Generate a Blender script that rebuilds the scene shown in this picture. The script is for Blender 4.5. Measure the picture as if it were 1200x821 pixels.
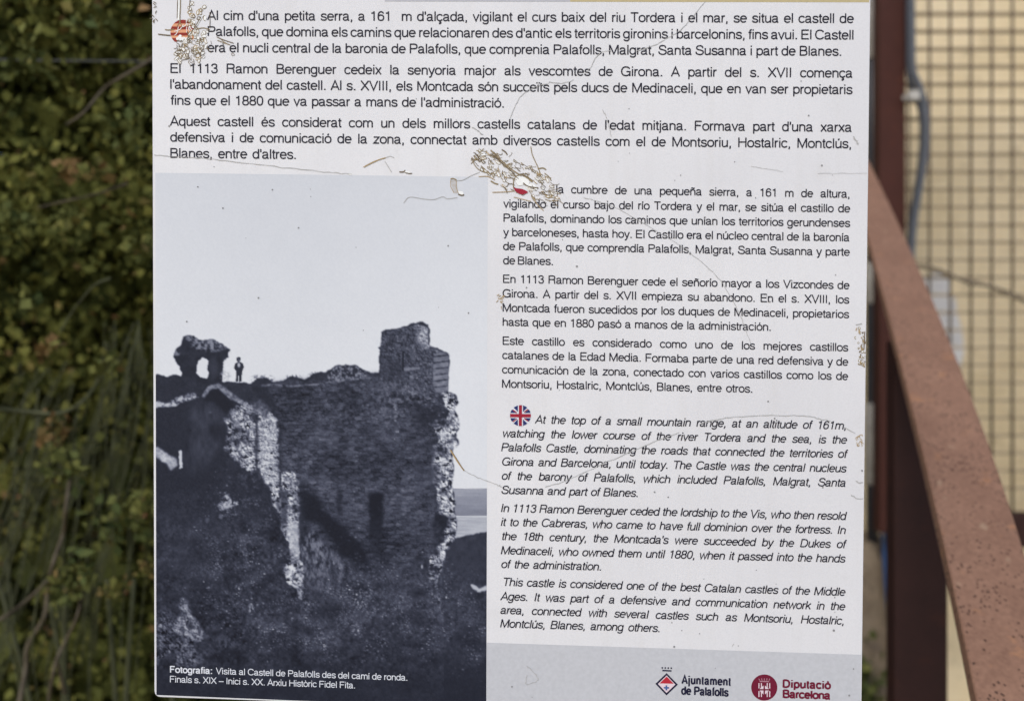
import bpy, bmesh, math, random
import numpy as np
from mathutils import Vector, Matrix, noise as mnoise

for o in list(bpy.data.objects):
    bpy.data.objects.remove(o)
SC = bpy.context.scene
COL = SC.collection

# ---------------------------------------------------------------- camera, sky, sun, exposure
F, CX, CY, EYE = 1000.0, 600.0, 410.5, 1.5          # focal length in photo pixels, principal point, eye height
cam = bpy.data.cameras.new('camera')
cam.sensor_width = 36.0
cam.lens = 36.0 * F / 1200.0
cam.clip_start, cam.clip_end = 0.02, 500.0
cam.dof.use_dof = True
cam.dof.focus_distance = 0.72
cam.dof.aperture_fstop = 3.7
cam_ob = bpy.data.objects.new('camera', cam)
cam_ob.location = (0, 0, EYE)
cam_ob.rotation_euler = (math.radians(90), 0, 0)
COL.objects.link(cam_ob)
SC.camera = cam_ob

SUN_EL, SUN_AZ = 44.0, 205.0        # azimuth clockwise from +Y: behind the camera, a little to its left
world = bpy.data.worlds.new('World')
SC.world = world
world.use_nodes = True
wn = world.node_tree
sky = wn.nodes.new('ShaderNodeTexSky')
sky.sky_type = 'NISHITA'
sky.sun_disc = False
sky.sun_elevation = math.radians(SUN_EL)
sky.sun_rotation = math.radians(SUN_AZ)
sky.dust_density = 1.5
sky.air_density = 1.0
bg = wn.nodes['Background']
bg.inputs['Strength'].default_value = 0.15
wn.links.new(sky.outputs['Color'], bg.inputs['Color'])

sun = bpy.data.lights.new('sun', 'SUN')
sun.energy = 1.1
sun.angle = math.radians(14)
sun.color = (1.0, 0.975, 0.95)
sun_ob = bpy.data.objects.new('sun', sun)
_e, _a = math.radians(SUN_EL), math.radians(SUN_AZ)
sd = Vector((math.sin(_a) * math.cos(_e), math.cos(_a) * math.cos(_e), math.sin(_e)))
sun_ob.rotation_euler = sd.to_track_quat('Z', 'Y').to_euler()
COL.objects.link(sun_ob)

SC.view_settings.view_transform = 'Standard'
SC.view_settings.look = 'None'
SC.view_settings.gamma = 1.0
SC.view_settings.use_curve_mapping = False
SC.view_settings.exposure = 0.48

# ---------------------------------------------------------------- small helpers
def lin(c):
    c = c / 255.0
    return c / 12.92 if c <= 0.04045 else ((c + 0.055) / 1.055) ** 2.4

def rgb(r, g, b, k=1.0):
    return (lin(r) * k, lin(g) * k, lin(b) * k)

INK = 0.86                                          # printed colours as seen under the panel's light -> reflectance

def ray(px, py, depth):
    """Point at the given distance along +Y seen at a photo pixel."""
    return Vector(((px - CX) / F * depth, depth, EYE - (py - CY) / F * depth))

# plane of the board: slightly turned, right side and top a little nearer
PY0, KX, KZ = 0.715, -0.035, -0.0207
PN = Vector((KX, -1.0, KZ)).normalized()             # towards the viewer

def P(px, py, lift=0.0):
    u, v = (px - CX) / F, -(py - CY) / F
    d = PY0 / (1.0 - KX * u - KZ * v)
    return Vector((u * d, d, EYE + v * d)) + PN * lift

def mesh_ob(name, verts, faces, mat=None, parent=None, smooth=False, **props):
    me = bpy.data.meshes.new(name)
    me.from_pydata([tuple(v) for v in verts], [], faces)
    me.update()
    if smooth:
        me.polygons.foreach_set('use_smooth', [True] * len(me.polygons))
    ob = bpy.data.objects.new(name, me)
    COL.objects.link(ob)
    if mat:
        me.materials.append(mat)
    if parent:
        put_under(ob, parent)
    for k, v in props.items():
        ob[k] = v
    return ob

def put_under(ob, parent):
    ob.parent = parent
    if parent.type == 'EMPTY':
        ob.location = -parent.location               # meshes are modelled in world coordinates

def thing(name, label, category, loc, group=None):
    o = bpy.data.objects.new(name, None)
    o.empty_display_size = 0.1
    o.location = loc
    COL.objects.link(o)
    o['label'] = label
    o['category'] = category
    if group:
        o['group'] = group
    return o

class MB:
    def __init__(self):
        self.v, self.f = [], []
    def add(self, verts, faces):
        n = len(self.v)
        self.v += list(verts)
        self.f += [tuple(i + n for i in f) for f in faces]
    def box(self, c, s, rot=None):
        c = Vector(c)
        vs = []
        for x in (-.5, .5):
            for y in (-.5, .5):
                for z in (-.5, .5):
                    p = Vector((x * s[0], y * s[1], z * s[2]))
                    if rot:
                        p = rot @ p
                    vs.append(c + p)
        self.add(vs, [(0, 1, 3, 2), (4, 6, 7, 5), (0, 4, 5, 1), (2, 3, 7, 6), (0, 2, 6, 4), (1, 5, 7, 3)])
    def tube(self, pts, radii, n=8, cap=True):
        pts = [Vector(p) for p in pts]
        if not hasattr(radii, '__len__'):
            radii = [radii] * len(pts)
        rings, up = [], None
        for i, p in enumerate(pts):
            t = (pts[min(i + 1, len(pts) - 1)] - pts[max(i - 1, 0)]).normalized()
            if up is None:
                up = t.orthogonal().normalized()
            up = (up - t * up.dot(t))
            up = up.normalized() if up.length > 1e-6 else t.orthogonal().normalized()
            w = t.cross(up)
            rings.append([p + (up * math.cos(a) + w * math.sin(a)) * radii[i] for a in [2 * math.pi * k / n for k in range(n)]])
        vs = [v for r in rings for v in r]
        fs = []
        for i in range(len(rings) - 1):
            for k in range(n):
                a, b = i * n + k, i * n + (k + 1) % n
                fs.append((a, b, b + n, a + n))
        if cap:
            fs.append(tuple(range(n))[::-1])
            fs.append(tuple((len(rings) - 1) * n + k for k in range(n)))
        self.add(vs, fs)
    def build(self, name, mat, parent=None, smooth=False, **props):
        return mesh_ob(name, self.v, self.f, mat, parent, smooth, **props)

def bevel(ob, width, segments=2):
    m = ob.modifiers.new('bevel', 'BEVEL')
    m.width, m.segments = width, segments
    m.limit_method = 'ANGLE'
    m.angle_limit = math.radians(40)
    return ob

def spline(pts, n=6):
    """Catmull-Rom through 2-D or 3-D points."""
    pts = [np.array(p, float) for p in pts]
    if len(pts) < 3:
        return pts
    e = [2 * pts[0] - pts[1]] + pts + [2 * pts[-1] - pts[-2]]
    out = []
    for i in range(1, len(e) - 2):
        a, b, c, d = e[i - 1], e[i], e[i + 1], e[i + 2]
        for k in range(n):
            t = k / n
            out.append(0.5 * (2 * b + (c - a) * t + (2 * a - 5 * b + 4 * c - d) * t * t + (3 * b - a - 3 * c + d) * t ** 3))
    out.append(pts[-1])
    return out

# ---------------------------------------------------------------- materials
def new_mat(name):
    m = bpy.data.materials.new(name)
    m.use_nodes = True
    nt = m.node_tree
    return m, nt, nt.nodes['Principled BSDF']

def nnode(nt, kind, **kw):
    n = nt.nodes.new(kind)
    for k, v in kw.items():
        if k in n.inputs:
            n.inputs[k].default_value = v
        else:
            setattr(n, k, v)
    return n

def ramp(nt, fac, stops):
    r = nt.nodes.new('ShaderNodeValToRGB')
    el = r.color_ramp.elements
    while len(el) < len(stops):
        el.new(0.5)
    for e, (p, c) in zip(el, stops):
        e.position = p
        e.color = (*c, 1) if len(c) == 3 else c
    nt.links.new(fac, r.inputs['Fac'])
    return r.outputs['Color']

def mixc(nt, fac, a, b, mode='MIX'):
    m = nt.nodes.new('ShaderNodeMix')
    m.data_type = 'RGBA'
    m.blend_type = mode
    for sock, val in ((m.inputs[0], fac), (m.inputs[6], a), (m.inputs[7], b)):
        if isinstance(val, (int, float)):
            sock.default_value = val
        elif isinstance(val, tuple):
            sock.default_value = (*val, 1) if len(val) == 3 else val
        else:
            nt.links.new(val, sock)
    return m.outputs[2]

def coords(nt, scale=(1, 1, 1)):
    g = nt.nodes.new('ShaderNodeNewGeometry')
    mp = nt.nodes.new('ShaderNodeMapping')
    mp.inputs['Scale'].default_value = scale
    nt.links.new(g.outputs['Position'], mp.inputs['Vector'])
    return mp.outputs['Vector']

def noise(nt, vec, scale, detail=4.0, rough=0.55):
    n = nnode(nt, 'ShaderNodeTexNoise', Scale=scale, Detail=detail, Roughness=rough)
    nt.links.new(vec, n.inputs['Vector'])
    return n.outputs['Fac']

def bump(nt, bsdf, height, strength, dist):
    b = nnode(nt, 'ShaderNodeBump', Strength=strength, Distance=dist)
    nt.links.new(height, b.inputs['Height'])
    nt.links.new(b.outputs['Normal'], bsdf.inputs['Normal'])

def simple(name, col, rough=0.6, spec=0.3, var=0.12, scale=40.0, metal=0.0):
    m, nt, b = new_mat(name)
    v = coords(nt)
    f = noise(nt, v, scale)
    lo = tuple(c * (1 - var) for c in col)
    hi = tuple(min(1, c * (1 + var)) for c in col)
    nt.links.new(ramp(nt, f, [(0.3, lo), (0.7, hi)]), b.inputs['Base Color'])
    b.inputs['Roughness'].default_value = rough
    b.inputs['Specular IOR Level'].default_value = spec
    b.inputs['Metallic'].default_value = metal
    return m

def print_mat(name, col, rough=0.45):
    return simple(name, col, rough, 0.15, 0.05, 300.0)

def mat_board():
    m, nt, b = new_mat('white_vinyl_board')
    v = coords(nt)
    big = noise(nt, v, 5.0, 3.0)
    fine = noise(nt, v, 900.0, 2.0)
    c1 = ramp(nt, big, [(0.3, rgb(220, 218, 219, INK)), (0.7, rgb(230, 228, 228, INK))])
    c2 = ramp(nt, fine, [(0.25, (0.93, 0.93, 0.93)), (0.6, (1, 1, 1))])
    c1 = mixc(nt, 1.0, c1, c2, 'MULTIPLY')
    rain = noise(nt, coords(nt, (70, 70, 1.6)), 1.0, 4.0, 0.6)                 # rain streaks and settled dust
    c1 = mixc(nt, ramp(nt, rain, [(0.50, (0, 0, 0)), (0.78, (0.16, 0.16, 0.16))]), c1, (0.50, 0.47, 0.42))
    smut = noise(nt, v, 24.0, 6.0, 0.7)
    c1 = mixc(nt, ramp(nt, smut, [(0.58, (0, 0, 0)), (0.80, (0.22, 0.22, 0.22))]), c1, (0.48, 0.45, 0.40))
    nt.links.new(c1, b.inputs['Base Color'])
    b.inputs['Roughness'].default_value = 0.42
    b.inputs['Specular IOR Level'].default_value = 0.2
    bump(nt, b, noise(nt, v, 60.0, 4.0), 0.05, 0.001)
    return m

def mat_corten(name, a, bcol, pits=False):
    m, nt, b = new_mat(name)
    v = coords(nt)
    n1 = noise(nt, v, 13.0, 6.0, 0.65)
    n2 = noise(nt, v, 160.0, 4.0, 0.65)
    c = mixc(nt, 0.5, ramp(nt, n1, [(0.3, a), (0.7, bcol)]), ramp(nt, n2, [(0.3, a), (0.72, bcol)]))
    rust = noise(nt, v, 22.0, 5.0, 0.6)
    c = mixc(nt, ramp(nt, rust, [(0.60, (0, 0, 0)), (0.74, (0.55, 0.55, 0.55))]), c, (bcol[0] * 1.5, bcol[1] * 1.25, bcol[2] * 0.8))
    h = n2
    if pits:
        warp = nnode(nt, 'ShaderNodeTexVoronoi', Scale=175.0, Randomness=1.0)
        nt.links.new(coords(nt, (1, 0.75, 1)), warp.inputs['Vector'])
        gate = noise(nt, v, 26.0, 4.0, 0.7)
        pit = nnode(nt, 'ShaderNodeMath', operation='LESS_THAN')
        nt.links.new(warp.outputs['Distance'], pit.inputs[0])
        pit.inputs[1].default_value = 0.30
        g2 = nnode(nt, 'ShaderNodeMath', operation='GREATER_THAN')
        nt.links.new(gate, g2.inputs[0])
        g2.inputs[1].default_value = 0.5
        mu = nnode(nt, 'ShaderNodeMath', operation='MULTIPLY')
        nt.links.new(pit.outputs[0], mu.inputs[0])
        nt.links.new(g2.outputs[0], mu.inputs[1])
        c = mixc(nt, mu.outputs[0], c, tuple(x * 0.50 for x in a))
        # lighter scuffs
        sc = noise(nt, v, 38.0, 2.0, 0.4)
        c = mixc(nt, ramp(nt, sc, [(0.71, (0, 0, 0)), (0.76, (0.6, 0.6, 0.6))]), c, (0.36, 0.24, 0.15))
        sub = nnode(nt, 'ShaderNodeMath', operation='SUBTRACT')
        nt.links.new(n2, sub.inputs[0])
        nt.links.new(mu.outputs[0], sub.inputs[1])
        h = sub.outputs[0]
    nt.links.new(c, b.inputs['Base Color'])
    b.inputs['Roughness'].default_value = 0.75
    b.inputs['Specular IOR Level'].default_value = 0.25
    bump(nt, b, h, 0.35, 0.0012)
    return m

def mat_stone(name, a, bcol, dark, scale=2.5, stain=0.62):
    m, nt, b = new_mat(name)
    v = coords(nt)
    n1 = noise(nt, v, scale, 6.0, 0.6)
    n2 = noise(nt, v, scale * 11, 5.0, 0.6)
    c = ramp(nt, n1, [(0.28, (a[0] * 0.80, a[1] * 0.84, a[2] * 1.0)), (0.42, a), (0.7, bcol)])
    blot = noise(nt, v, scale * 3.3, 6.0, 0.7)
    c = mixc(nt, ramp(nt, blot, [(0.56, (0, 0, 0)), (0.72, (0.7, 0.7, 0.7))]), c, dark)
    c = mixc(nt, ramp(nt, n2, [(stain, (0, 0, 0)), (stain + 0.12, (0.75, 0.75, 0.75))]), c, dark)
    nt.links.new(c, b.inputs['Base Color'])
    b.inputs['Roughness'].default_value = 0.9
    b.inputs['Specular IOR Level'].default_value = 0.15
    bump(nt, b, n2, 0.5, 0.02)
    return m

def mat_leaf(name, stops, trans=0.25):
    m, nt, b = new_mat(name)
    at = nnode(nt, 'ShaderNodeAttribute', attribute_name='tint')
    nt.links.new(ramp(nt, at.outputs['Fac'], stops), b.inputs['Base Color'])
    b.inputs['Roughness'].default_value = 0.7
    b.inputs['Specular IOR Level'].default_value = 0.04
    return m

M_board = mat_board()
M_ink = print_mat('text_ink', rgb(38, 36, 48, INK))
M_white_ink = print_mat('white_ink', rgb(218, 220, 226, INK))
M_maroon = print_mat('maroon_ink', rgb(112, 28, 52, INK))
M_pale_maroon = print_mat('pale_maroon_ink', rgb(176, 128, 140, INK))
M_pale_pink = print_mat('pale_pink_ink', rgb(226, 206, 212, INK))
M_navy = print_mat('navy_ink', rgb(32, 32, 56, INK))
M_red = print_mat('red_ink', rgb(186, 46, 60, INK))
M_flag_red = print_mat('flag_red_ink', rgb(160, 38, 56, INK))
M_flag_blue = print_mat('flag_blue_ink', rgb(44, 54, 104, INK))
M_cross_blue = print_mat('cross_blue_ink', rgb(72, 98, 150, INK))
M_cat_red = print_mat('stripe_red_ink', rgb(146, 44, 32, INK))
M_cat_gold = print_mat('stripe_gold_ink', rgb(226, 160, 120, INK))
M_grey = print_mat('grey_footer_ink', rgb(195, 195, 198, INK))
M_head_grey = print_mat('header_grey_ink', rgb(186, 184, 188, INK))
M_head_beige = print_mat('header_beige_ink', rgb(192, 176, 134, INK))
M_crack = print_mat('dirty_crack', rgb(146, 128, 96, INK))
M_crack2 = print_mat('dark_crack', rgb(112, 96, 74, INK))
M_crack3 = print_mat('amber_crack', rgb(176, 150, 108, INK))
M_hair = print_mat('hairline_crack', rgb(182, 180, 176, INK))
M_flake = print_mat('bare_flake', rgb(242, 241, 236, INK))
M_fleck = print_mat('speck', rgb(140, 138, 138, INK))
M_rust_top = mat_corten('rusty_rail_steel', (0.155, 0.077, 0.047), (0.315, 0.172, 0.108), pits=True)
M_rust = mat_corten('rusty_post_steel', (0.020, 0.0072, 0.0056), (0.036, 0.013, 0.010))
M_rust_red = mat_corten('red_brown_steel', (0.042, 0.013, 0.009), (0.07, 0.022, 0.014))
M_wire = mat_corten('rusty_rod_steel', (0.075, 0.05, 0.034), (0.12, 0.085, 0.058))
M_bar = mat_corten('bounce_lit_bar_steel', (0.25, 0.195, 0.125), (0.35, 0.275, 0.18))  # paler than the rods: light bounced onto the bars' undersides, painted into their colour
M_wall = mat_stone('pale_limestone_wall', (0.70, 0.565, 0.345), (0.82, 0.68, 0.45), (0.50, 0.40, 0.25), 1.6, 0.60)
M_plaster = mat_stone('whitish_plaster', (0.72, 0.70, 0.68), (0.84, 0.82, 0.80), (0.6, 0.57, 0.53), 5)
M_rock = mat_stone('brown_weathered_stone', (0.19, 0.145, 0.10), (0.30, 0.235, 0.165), (0.09, 0.07, 0.05), 6, 0.56)
M_ground = mat_stone('dry_earth', (0.42, 0.34, 0.23), (0.56, 0.46, 0.31), (0.3, 0.24, 0.16), 3)
M_hose = simple('dark_grey_hose', (0.10, 0.105, 0.118), 0.45, 0.4)
M_pipe = simple('black_pipe', (0.035, 0.036, 0.042), 0.4, 0.4)
M_sleeve = simple('pale_grey_sleeve', (0.40, 0.375, 0.33), 0.5, 0.4, 0.2, 25)
M_blue = simple('blue_hose_plastic', (0.03, 0.075, 0.19), 0.4, 0.4)
M_strap = simple('tan_cable', (0.24, 0.19, 0.13), 0.7, 0.2)
M_strap2 = simple('dark_brown_cable', (0.05, 0.035, 0.028), 0.7, 0.2)
M_stem = simple('grey_green_stem', (0.056, 0.059, 0.028), 0.7, 0.2, 0.3, 30)
M_bark = simple('brown_twig', (0.085, 0.068, 0.044), 0.75, 0.2, 0.3, 30)
M_galv = simple('galvanised_wire', (0.055, 0.057, 0.05), 0.5, 0.4)

# ---------------------------------------------------------------- setting: ground
rng = random.Random(7)
def grid_ground():
    n = 120
    vs, fs = [], []
    for j in range(n + 1):
        for i in range(n + 1):
            s, t = i / n * 2 - 1, j / n * 2 - 1
            x, y = 60 * s * abs(s) ** 1.5, 3 + 60 * t * abs(t) ** 1.5
            t_ = min(1, max(0, (y - 1.9) / 1.2)); vs.append((x, y, 0.03 * mnoise.noise(Vector((x * 1.3, y * 1.3, 0))) - 0.32 * t_ * t_ * (3 - 2 * t_)))
    for j in range(n):
        for i in range(n):
            a = j * (n + 1) + i
            fs.append((a, a + 1, a + n + 2, a + n + 1))
    return mesh_ob('ground', vs, fs, M_ground, smooth=True, kind='structure')
grid_ground()

# ---------------------------------------------------------------- pale stone wall behind the grating
def wall():
    w = thing('stone_wall', 'sunlit pale tan stone wall behind the rusty grating', 'wall', (3.0, 3.95, 0))
    nx, nz, x0, x1, z1 = 90, 64, 0.2, 7.0, 3.9
    vs, fs = [], []
    for j in range(nz + 1):
        for i in range(nx + 1):
            x, z = x0 + (x1 - x0) * i / nx, -0.45 + (z1 + 0.45) * j / nz
            d = 0.018 * mnoise.noise(Vector((x * 4, z * 4, 1))) + 0.03 * mnoise.noise(Vector((x * 1.1, z * 1.3, 5)))
            vs.append((x, 3.95 + d, z))
    for j in range(nz):
        for i in range(nx):
            a = j * (nx + 1) + i
            fs.append((a, a + 1, a + nx + 2, a + nx + 1))
    nb = len(vs)
    vs += [(x0, 4.35, -0.45), (x1, 4.35, -0.45), (x1, 4.35, z1), (x0, 4.35, z1)]
    fs += [(nb, nb + 3, nb + 2, nb + 1)]
    top = [nz * (nx + 1) + i for i in range(nx + 1)]
    fs.append(tuple(top) + (nb + 2, nb + 3))
    left = [j * (nx + 1) for j in range(nz + 1)]
    fs.append(tuple(left) + (nb + 3, nb))
    right = [j * (nx + 1) + nx for j in range(nz + 1)][::-1]
    fs.append(tuple(right) + (nb + 1, nb + 2))
    mesh_ob('wall_face', vs, fs, M_wall, w, True)
    # whitish plaster patch left on the wall
    out = [(1086, 326), (1100, 322), (1110, 330), (1112, 345), (1117, 352), (1120, 372), (1124, 385), (1127, 410), (1122, 432), (1112, 440), (1092, 436), (1078, 410), (1074, 370), (1078, 340)]
    fr = [ray(x, y, 3.90) for x, y in out]
    bk = [Vector((p.x, 3.98, p.z)) for p in fr]
    n = len(out)
    ob = mesh_ob('plaster_patch', fr + bk, [tuple(range(n))] + [(i, (i + 1) % n, n + (i + 1) % n, n + i) for i in range(n)], M_plaster, w, False, label='whitish patch of plaster on the wall')
    bevel(ob, 0.012, 2)
wall()

# ---------------------------------------------------------------- grating screen
SD = 3.25
def screen():
    D = SD
    s = thing('grating_screen', 'rusty steel grating screen with tall red-brown corner post', 'screen', (1.6, D, 0))
    k = D / F
    X = lambda px: (px - CX) * k
    Z = lambda py: EYE - (py - CY) * k
    xr = X(1460)
    ztop = Z(-120)
    # corner post, bottom frame, feet
    m = MB(); m.box(((X(1026.5) + X(1057.5)) / 2, D, (Z(622) + ztop) / 2), (X(1057.5) - X(1026.5), 0.06, ztop - Z(622)))
    bevel(m.build('post', M_rust_red, s, label='tall red-brown steel corner post'), 0.004)
    zb0, zb1 = Z(640), Z(600)
    m = MB(); m.box(((X(1058) + xr) / 2, D, (zb0 + zb1) / 2), (xr - X(1058), 0.05, zb1 - zb0))
    bevel(m.build('bottom_frame', M_rust, s), 0.003)
    m = MB(); m.box(((X(1058) + xr) / 2, D, ztop - 0.03), (xr - X(1058), 0.05, 0.06))
    bevel(m.build('top_frame', M_rust, s), 0.003)
    m = MB(); m.box((xr + 0.04, D, (ztop - 0.36) / 2), (0.08, 0.06, ztop + 0.36))
    bevel(m.build('post', M_rust_red, s), 0.004)
    m = MB(); m.box((X(1076), D, (zb0 - 0.36) / 2), (0.08, 0.05, zb0 + 0.36))
    bevel(m.build('foot', M_rust, s), 0.003)
    # upright rods
    rod = None
    px = 1062.3
    while px < 1456:
        if rod is None:
            mb = MB(); mb.tube([(0, 0, zb1), (0, 0, (zb1 + ztop) / 2), (0, 0, ztop - 0.06)], 0.0052, 8)
            rod = mb.build('upright_rod', M_wire, s, True)
            ob = rod
        else:
            ob = rod.copy(); COL.objects.link(ob)
        ob.location = Vector((X(px), D - 0.0185, 0)) - s.location
        px += 24.15
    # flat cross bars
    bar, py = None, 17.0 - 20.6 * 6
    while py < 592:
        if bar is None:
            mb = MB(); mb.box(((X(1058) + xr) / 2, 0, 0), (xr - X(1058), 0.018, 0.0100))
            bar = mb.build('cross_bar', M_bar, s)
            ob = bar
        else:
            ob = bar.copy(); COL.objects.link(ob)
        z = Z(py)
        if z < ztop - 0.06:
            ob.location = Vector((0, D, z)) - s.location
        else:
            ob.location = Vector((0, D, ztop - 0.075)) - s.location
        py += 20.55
screen()

# ---------------------------------------------------------------- sloping rusty handrail with post
def handrail():
    h = thing('handrail', 'sloping rusty flat steel handrail with pitted top and dark post', 'handrail', (0.8, 1.7, 0))
    ql = np.polyfit([280, 420, 618, 821], [1017, 1056, 1100.5, 1145], 2)
    qr = np.polyfit([195, 277, 420, 622, 640], [1020, 1063, 1120, 1193, 1199], 2)
    rows = []
    for y in (1040, 930, 821, 720, 622, 520, 420, 340, 277, 230, 190, 160):
        rows.append((np.polyval(ql, y), np.polyval(qr, y), y))
    W = 0.1
    L, R = [], []
    for xl, xr, y in rows:
        d = W * F / (xr - xl)
        L.append(ray(xl, y, d)); R.append(ray(xr, y, d))
    # straighten depth: fit depth as a smooth function along the rail
    ys = np.array([r[2] for r in rows], float)
    d = np.array([p.y for p in L])
    co = np.polyfit(ys[2:-3], 1 / d[2:-3], 1)
    L, R = [], []
    for xl, xr, y in rows:
        dd = 1 / np.polyval(co, y)
        L.append(ray(xl, y, dd)); R.append(ray(xr, y, dd))
    Ls = spline(L, 6); Rs = spline(R, 6)
    vs, fs, t = [], [], 0.020
    n = len(Ls)
    for i in range(n):
        l, r = Vector(Ls[i]), Vector(Rs[i])
        tg = Vector(Ls[min(i + 1, n - 1)]) - Vector(Ls[max(i - 1, 0)])
        nn = (r - l).cross(tg).normalized()
        if nn.z < 0:
            nn = -nn
        vs += [l, r, r - nn * t, l - nn * t]
    for i in range(n - 1):
        a = i * 4
        for k in range(4):
            fs.append((a + k, a + (k + 1) % 4, a + 4 + (k + 1) % 4, a + 4 + k))
    fs += [(0, 3, 2, 1), tuple((n - 1) * 4 + k for k in range(4))]
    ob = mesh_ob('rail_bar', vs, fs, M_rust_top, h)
    bevel(ob, 0.003, 3)
    bm = bmesh.new(); bm.from_mesh(ob.data); bmesh.ops.recalc_face_normals(bm, faces=bm.faces); bm.to_mesh(ob.data); bm.free()
    def top_at(y):
        best = min(range(n), key=lambda i: abs(Ls[i][1] - y))
        return min(Ls[best][2], Rs[best][2]) - 0.06, (Ls[best][0] + Rs[best][0]) / 2
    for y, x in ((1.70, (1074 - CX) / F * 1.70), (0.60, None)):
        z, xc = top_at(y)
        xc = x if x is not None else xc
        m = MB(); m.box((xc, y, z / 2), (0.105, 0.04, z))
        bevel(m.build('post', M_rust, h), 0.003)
handrail()

# ---------------------------------------------------------------- pipes and small things around the corner post
def pipes():
    D = SD + 0.16
    p = thing('service_pipe', 'dark upright pipe with pale grey sleeves beside the corner post', 'pipe', ((1023 - CX) / F * D, D, 0))
    x = (1022.5 - CX) / F * D
    m = MB(); m.tube([(x, D, 0.66), (x, D, 1.0), (x, D, 2.2), (x, D, 3.1)], 0.024, 14)
    m.build('pipe', M_pipe, p, True)
    for y0, y1, w in ((-60, 70, 0.030), (308, 356, 0.028), (472, 567, 0.030)):
        a, b = ray(1023, y1, D), ray(1023, y0, D)
        m = MB(); m.tube([(x, D, a.z), (x, D, a.z + 0.004), (x, D, b.z - 0.004), (x, D, b.z)], [w - 0.003, w, w, w - 0.003], 16)
        m.build('sleeve', M_sleeve, p, True)
    D = SD - 0.05
    pts1 = [(1068.5, -70), (1068.5, 0), (1069, 50), (1070, 82), (1077, 100), (1083, 120), (1085, 150), (1083.5, 185), (1077, 225), (1072, 255), (1069, 290), (1068, 330), (1072, 420), (1075, 640), (1076, 790)]
    pts2 = [(1064, -70), (1064, 0), (1064, 50), (1065, 88), (1071, 106), (1078, 128), (1080.5, 150), (1079, 185), (1073, 225), (1068, 255), (1065, 290), (1064, 330), (1067, 420), (1070, 640), (1071, 800)]
    for pts, r, mt, lb in ((pts1, 0.0115, M_hose, 'thicker grey hose bending down in front of the grating'), (pts2, 0.009, M_pipe, 'thin dark hose running beside a thicker grey hose')):
        q = [ray(a, b, D if mt is M_hose else D - 0.02) for a, b in pts]
        m = MB(); m.tube(spline(q, 5), r, 10)
        m.build('hose', mt, None, True, label=lb, category='hose', group='hoses on the grating')
    # pale clip on the hoses
    m = MB(); c = ray(1070, 113, SD - 0.075); m.box(c, (0.042, 0.03, 0.036)); m.box(c + Vector((0, 0.02, 0)), (0.06, 0.012, 0.02))
    ob = m.build('hose_clip', M_sleeve, None, False, label='small pale clip holding the hoses on the grating', category='clip')
    bevel(ob, 0.004)
    # blue hose below the corner post
    q = [ray(1035, 606, SD + .05), ray(1036, 640, SD + .055), ray(1039.5, 690, SD + .06), ray(1045, 745, SD + .06), ray(1052, 820, SD + .06), ray(1054, 868, SD + .06), ray(1054, 960, SD + .07)]
    m = MB(); m.tube(spline(q, 5), 0.010, 10)
    m.build('blue_hose', M_blue, None, True, label='blue plastic hose hanging under the tall corner post', category='hose')
    # sagging strap of two cables across the grating
    for off, r, mt, lb in ((0, 0.0075, M_strap, 'tan cable slung across the grating'), (3.0, 0.0036, M_strap2, 'thin dark cable twisted round the tan cable')):
        q = []
        for i, (a, b) in enumerate([(1040, 301), (1062, 308), (1085, 313.5), (1109, 321), (1133, 328.5), (1157, 334), (1182, 345), (1215, 358), (1260, 372), (1330, 388), (1450, 398)]):
            q.append(ray(a, b + off * math.sin(i * 1.7 + 0.6), SD - 0.032 - 0.004 * (off > 0)))
        m = MB(); m.tube(spline(q, 6), r, 8)
        m.build('cable', mt, None, True, label=lb, category='cable')
pipes()

def rough_block(name, c, s, mat, seed, amp=0.02, **props):
    bm = bmesh.new()
    bmesh.ops.create_cube(bm, size=1.0)
    bmesh.ops.subdivide_edges(bm, edges=bm.edges, cuts=9, use_grid_fill=True)
    for v in bm.verts:
        p = Vector((v.co.x * s[0], v.co.y * s[1], v.co.z * s[2]))
        rr = v.co.length / 0.866
        p *= 1 - 0.10 * max(0, rr - 0.75) / 0.25
        q = p * 9 + Vector((seed, seed * 2, 0))
        p += Vector((mnoise.noise(q), mnoise.noise(q + Vector((9, 0, 0))), mnoise.noise(q + Vector((0, 7, 0))))) * amp
        v.co = Vector(c) + p
    me = bpy.data.meshes.new(name)
    bm.to_mesh(me); bm.free()
    me.polygons.foreach_set('use_smooth', [True] * len(me.polygons))
    me.materials.append(mat)
    ob = bpy.data.objects.new(name, me)
    COL.objects.link(ob)
    for k, v in props.items():
        ob[k] = v
    return ob
rough_block('stone_block', (1.415, SD + 0.26, 0.18), (0.20, 0.30, 1.12), M_rock, 3, 0.03, label='tall weathered brown stone block on the ground behind the corner post', category='stone')

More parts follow.
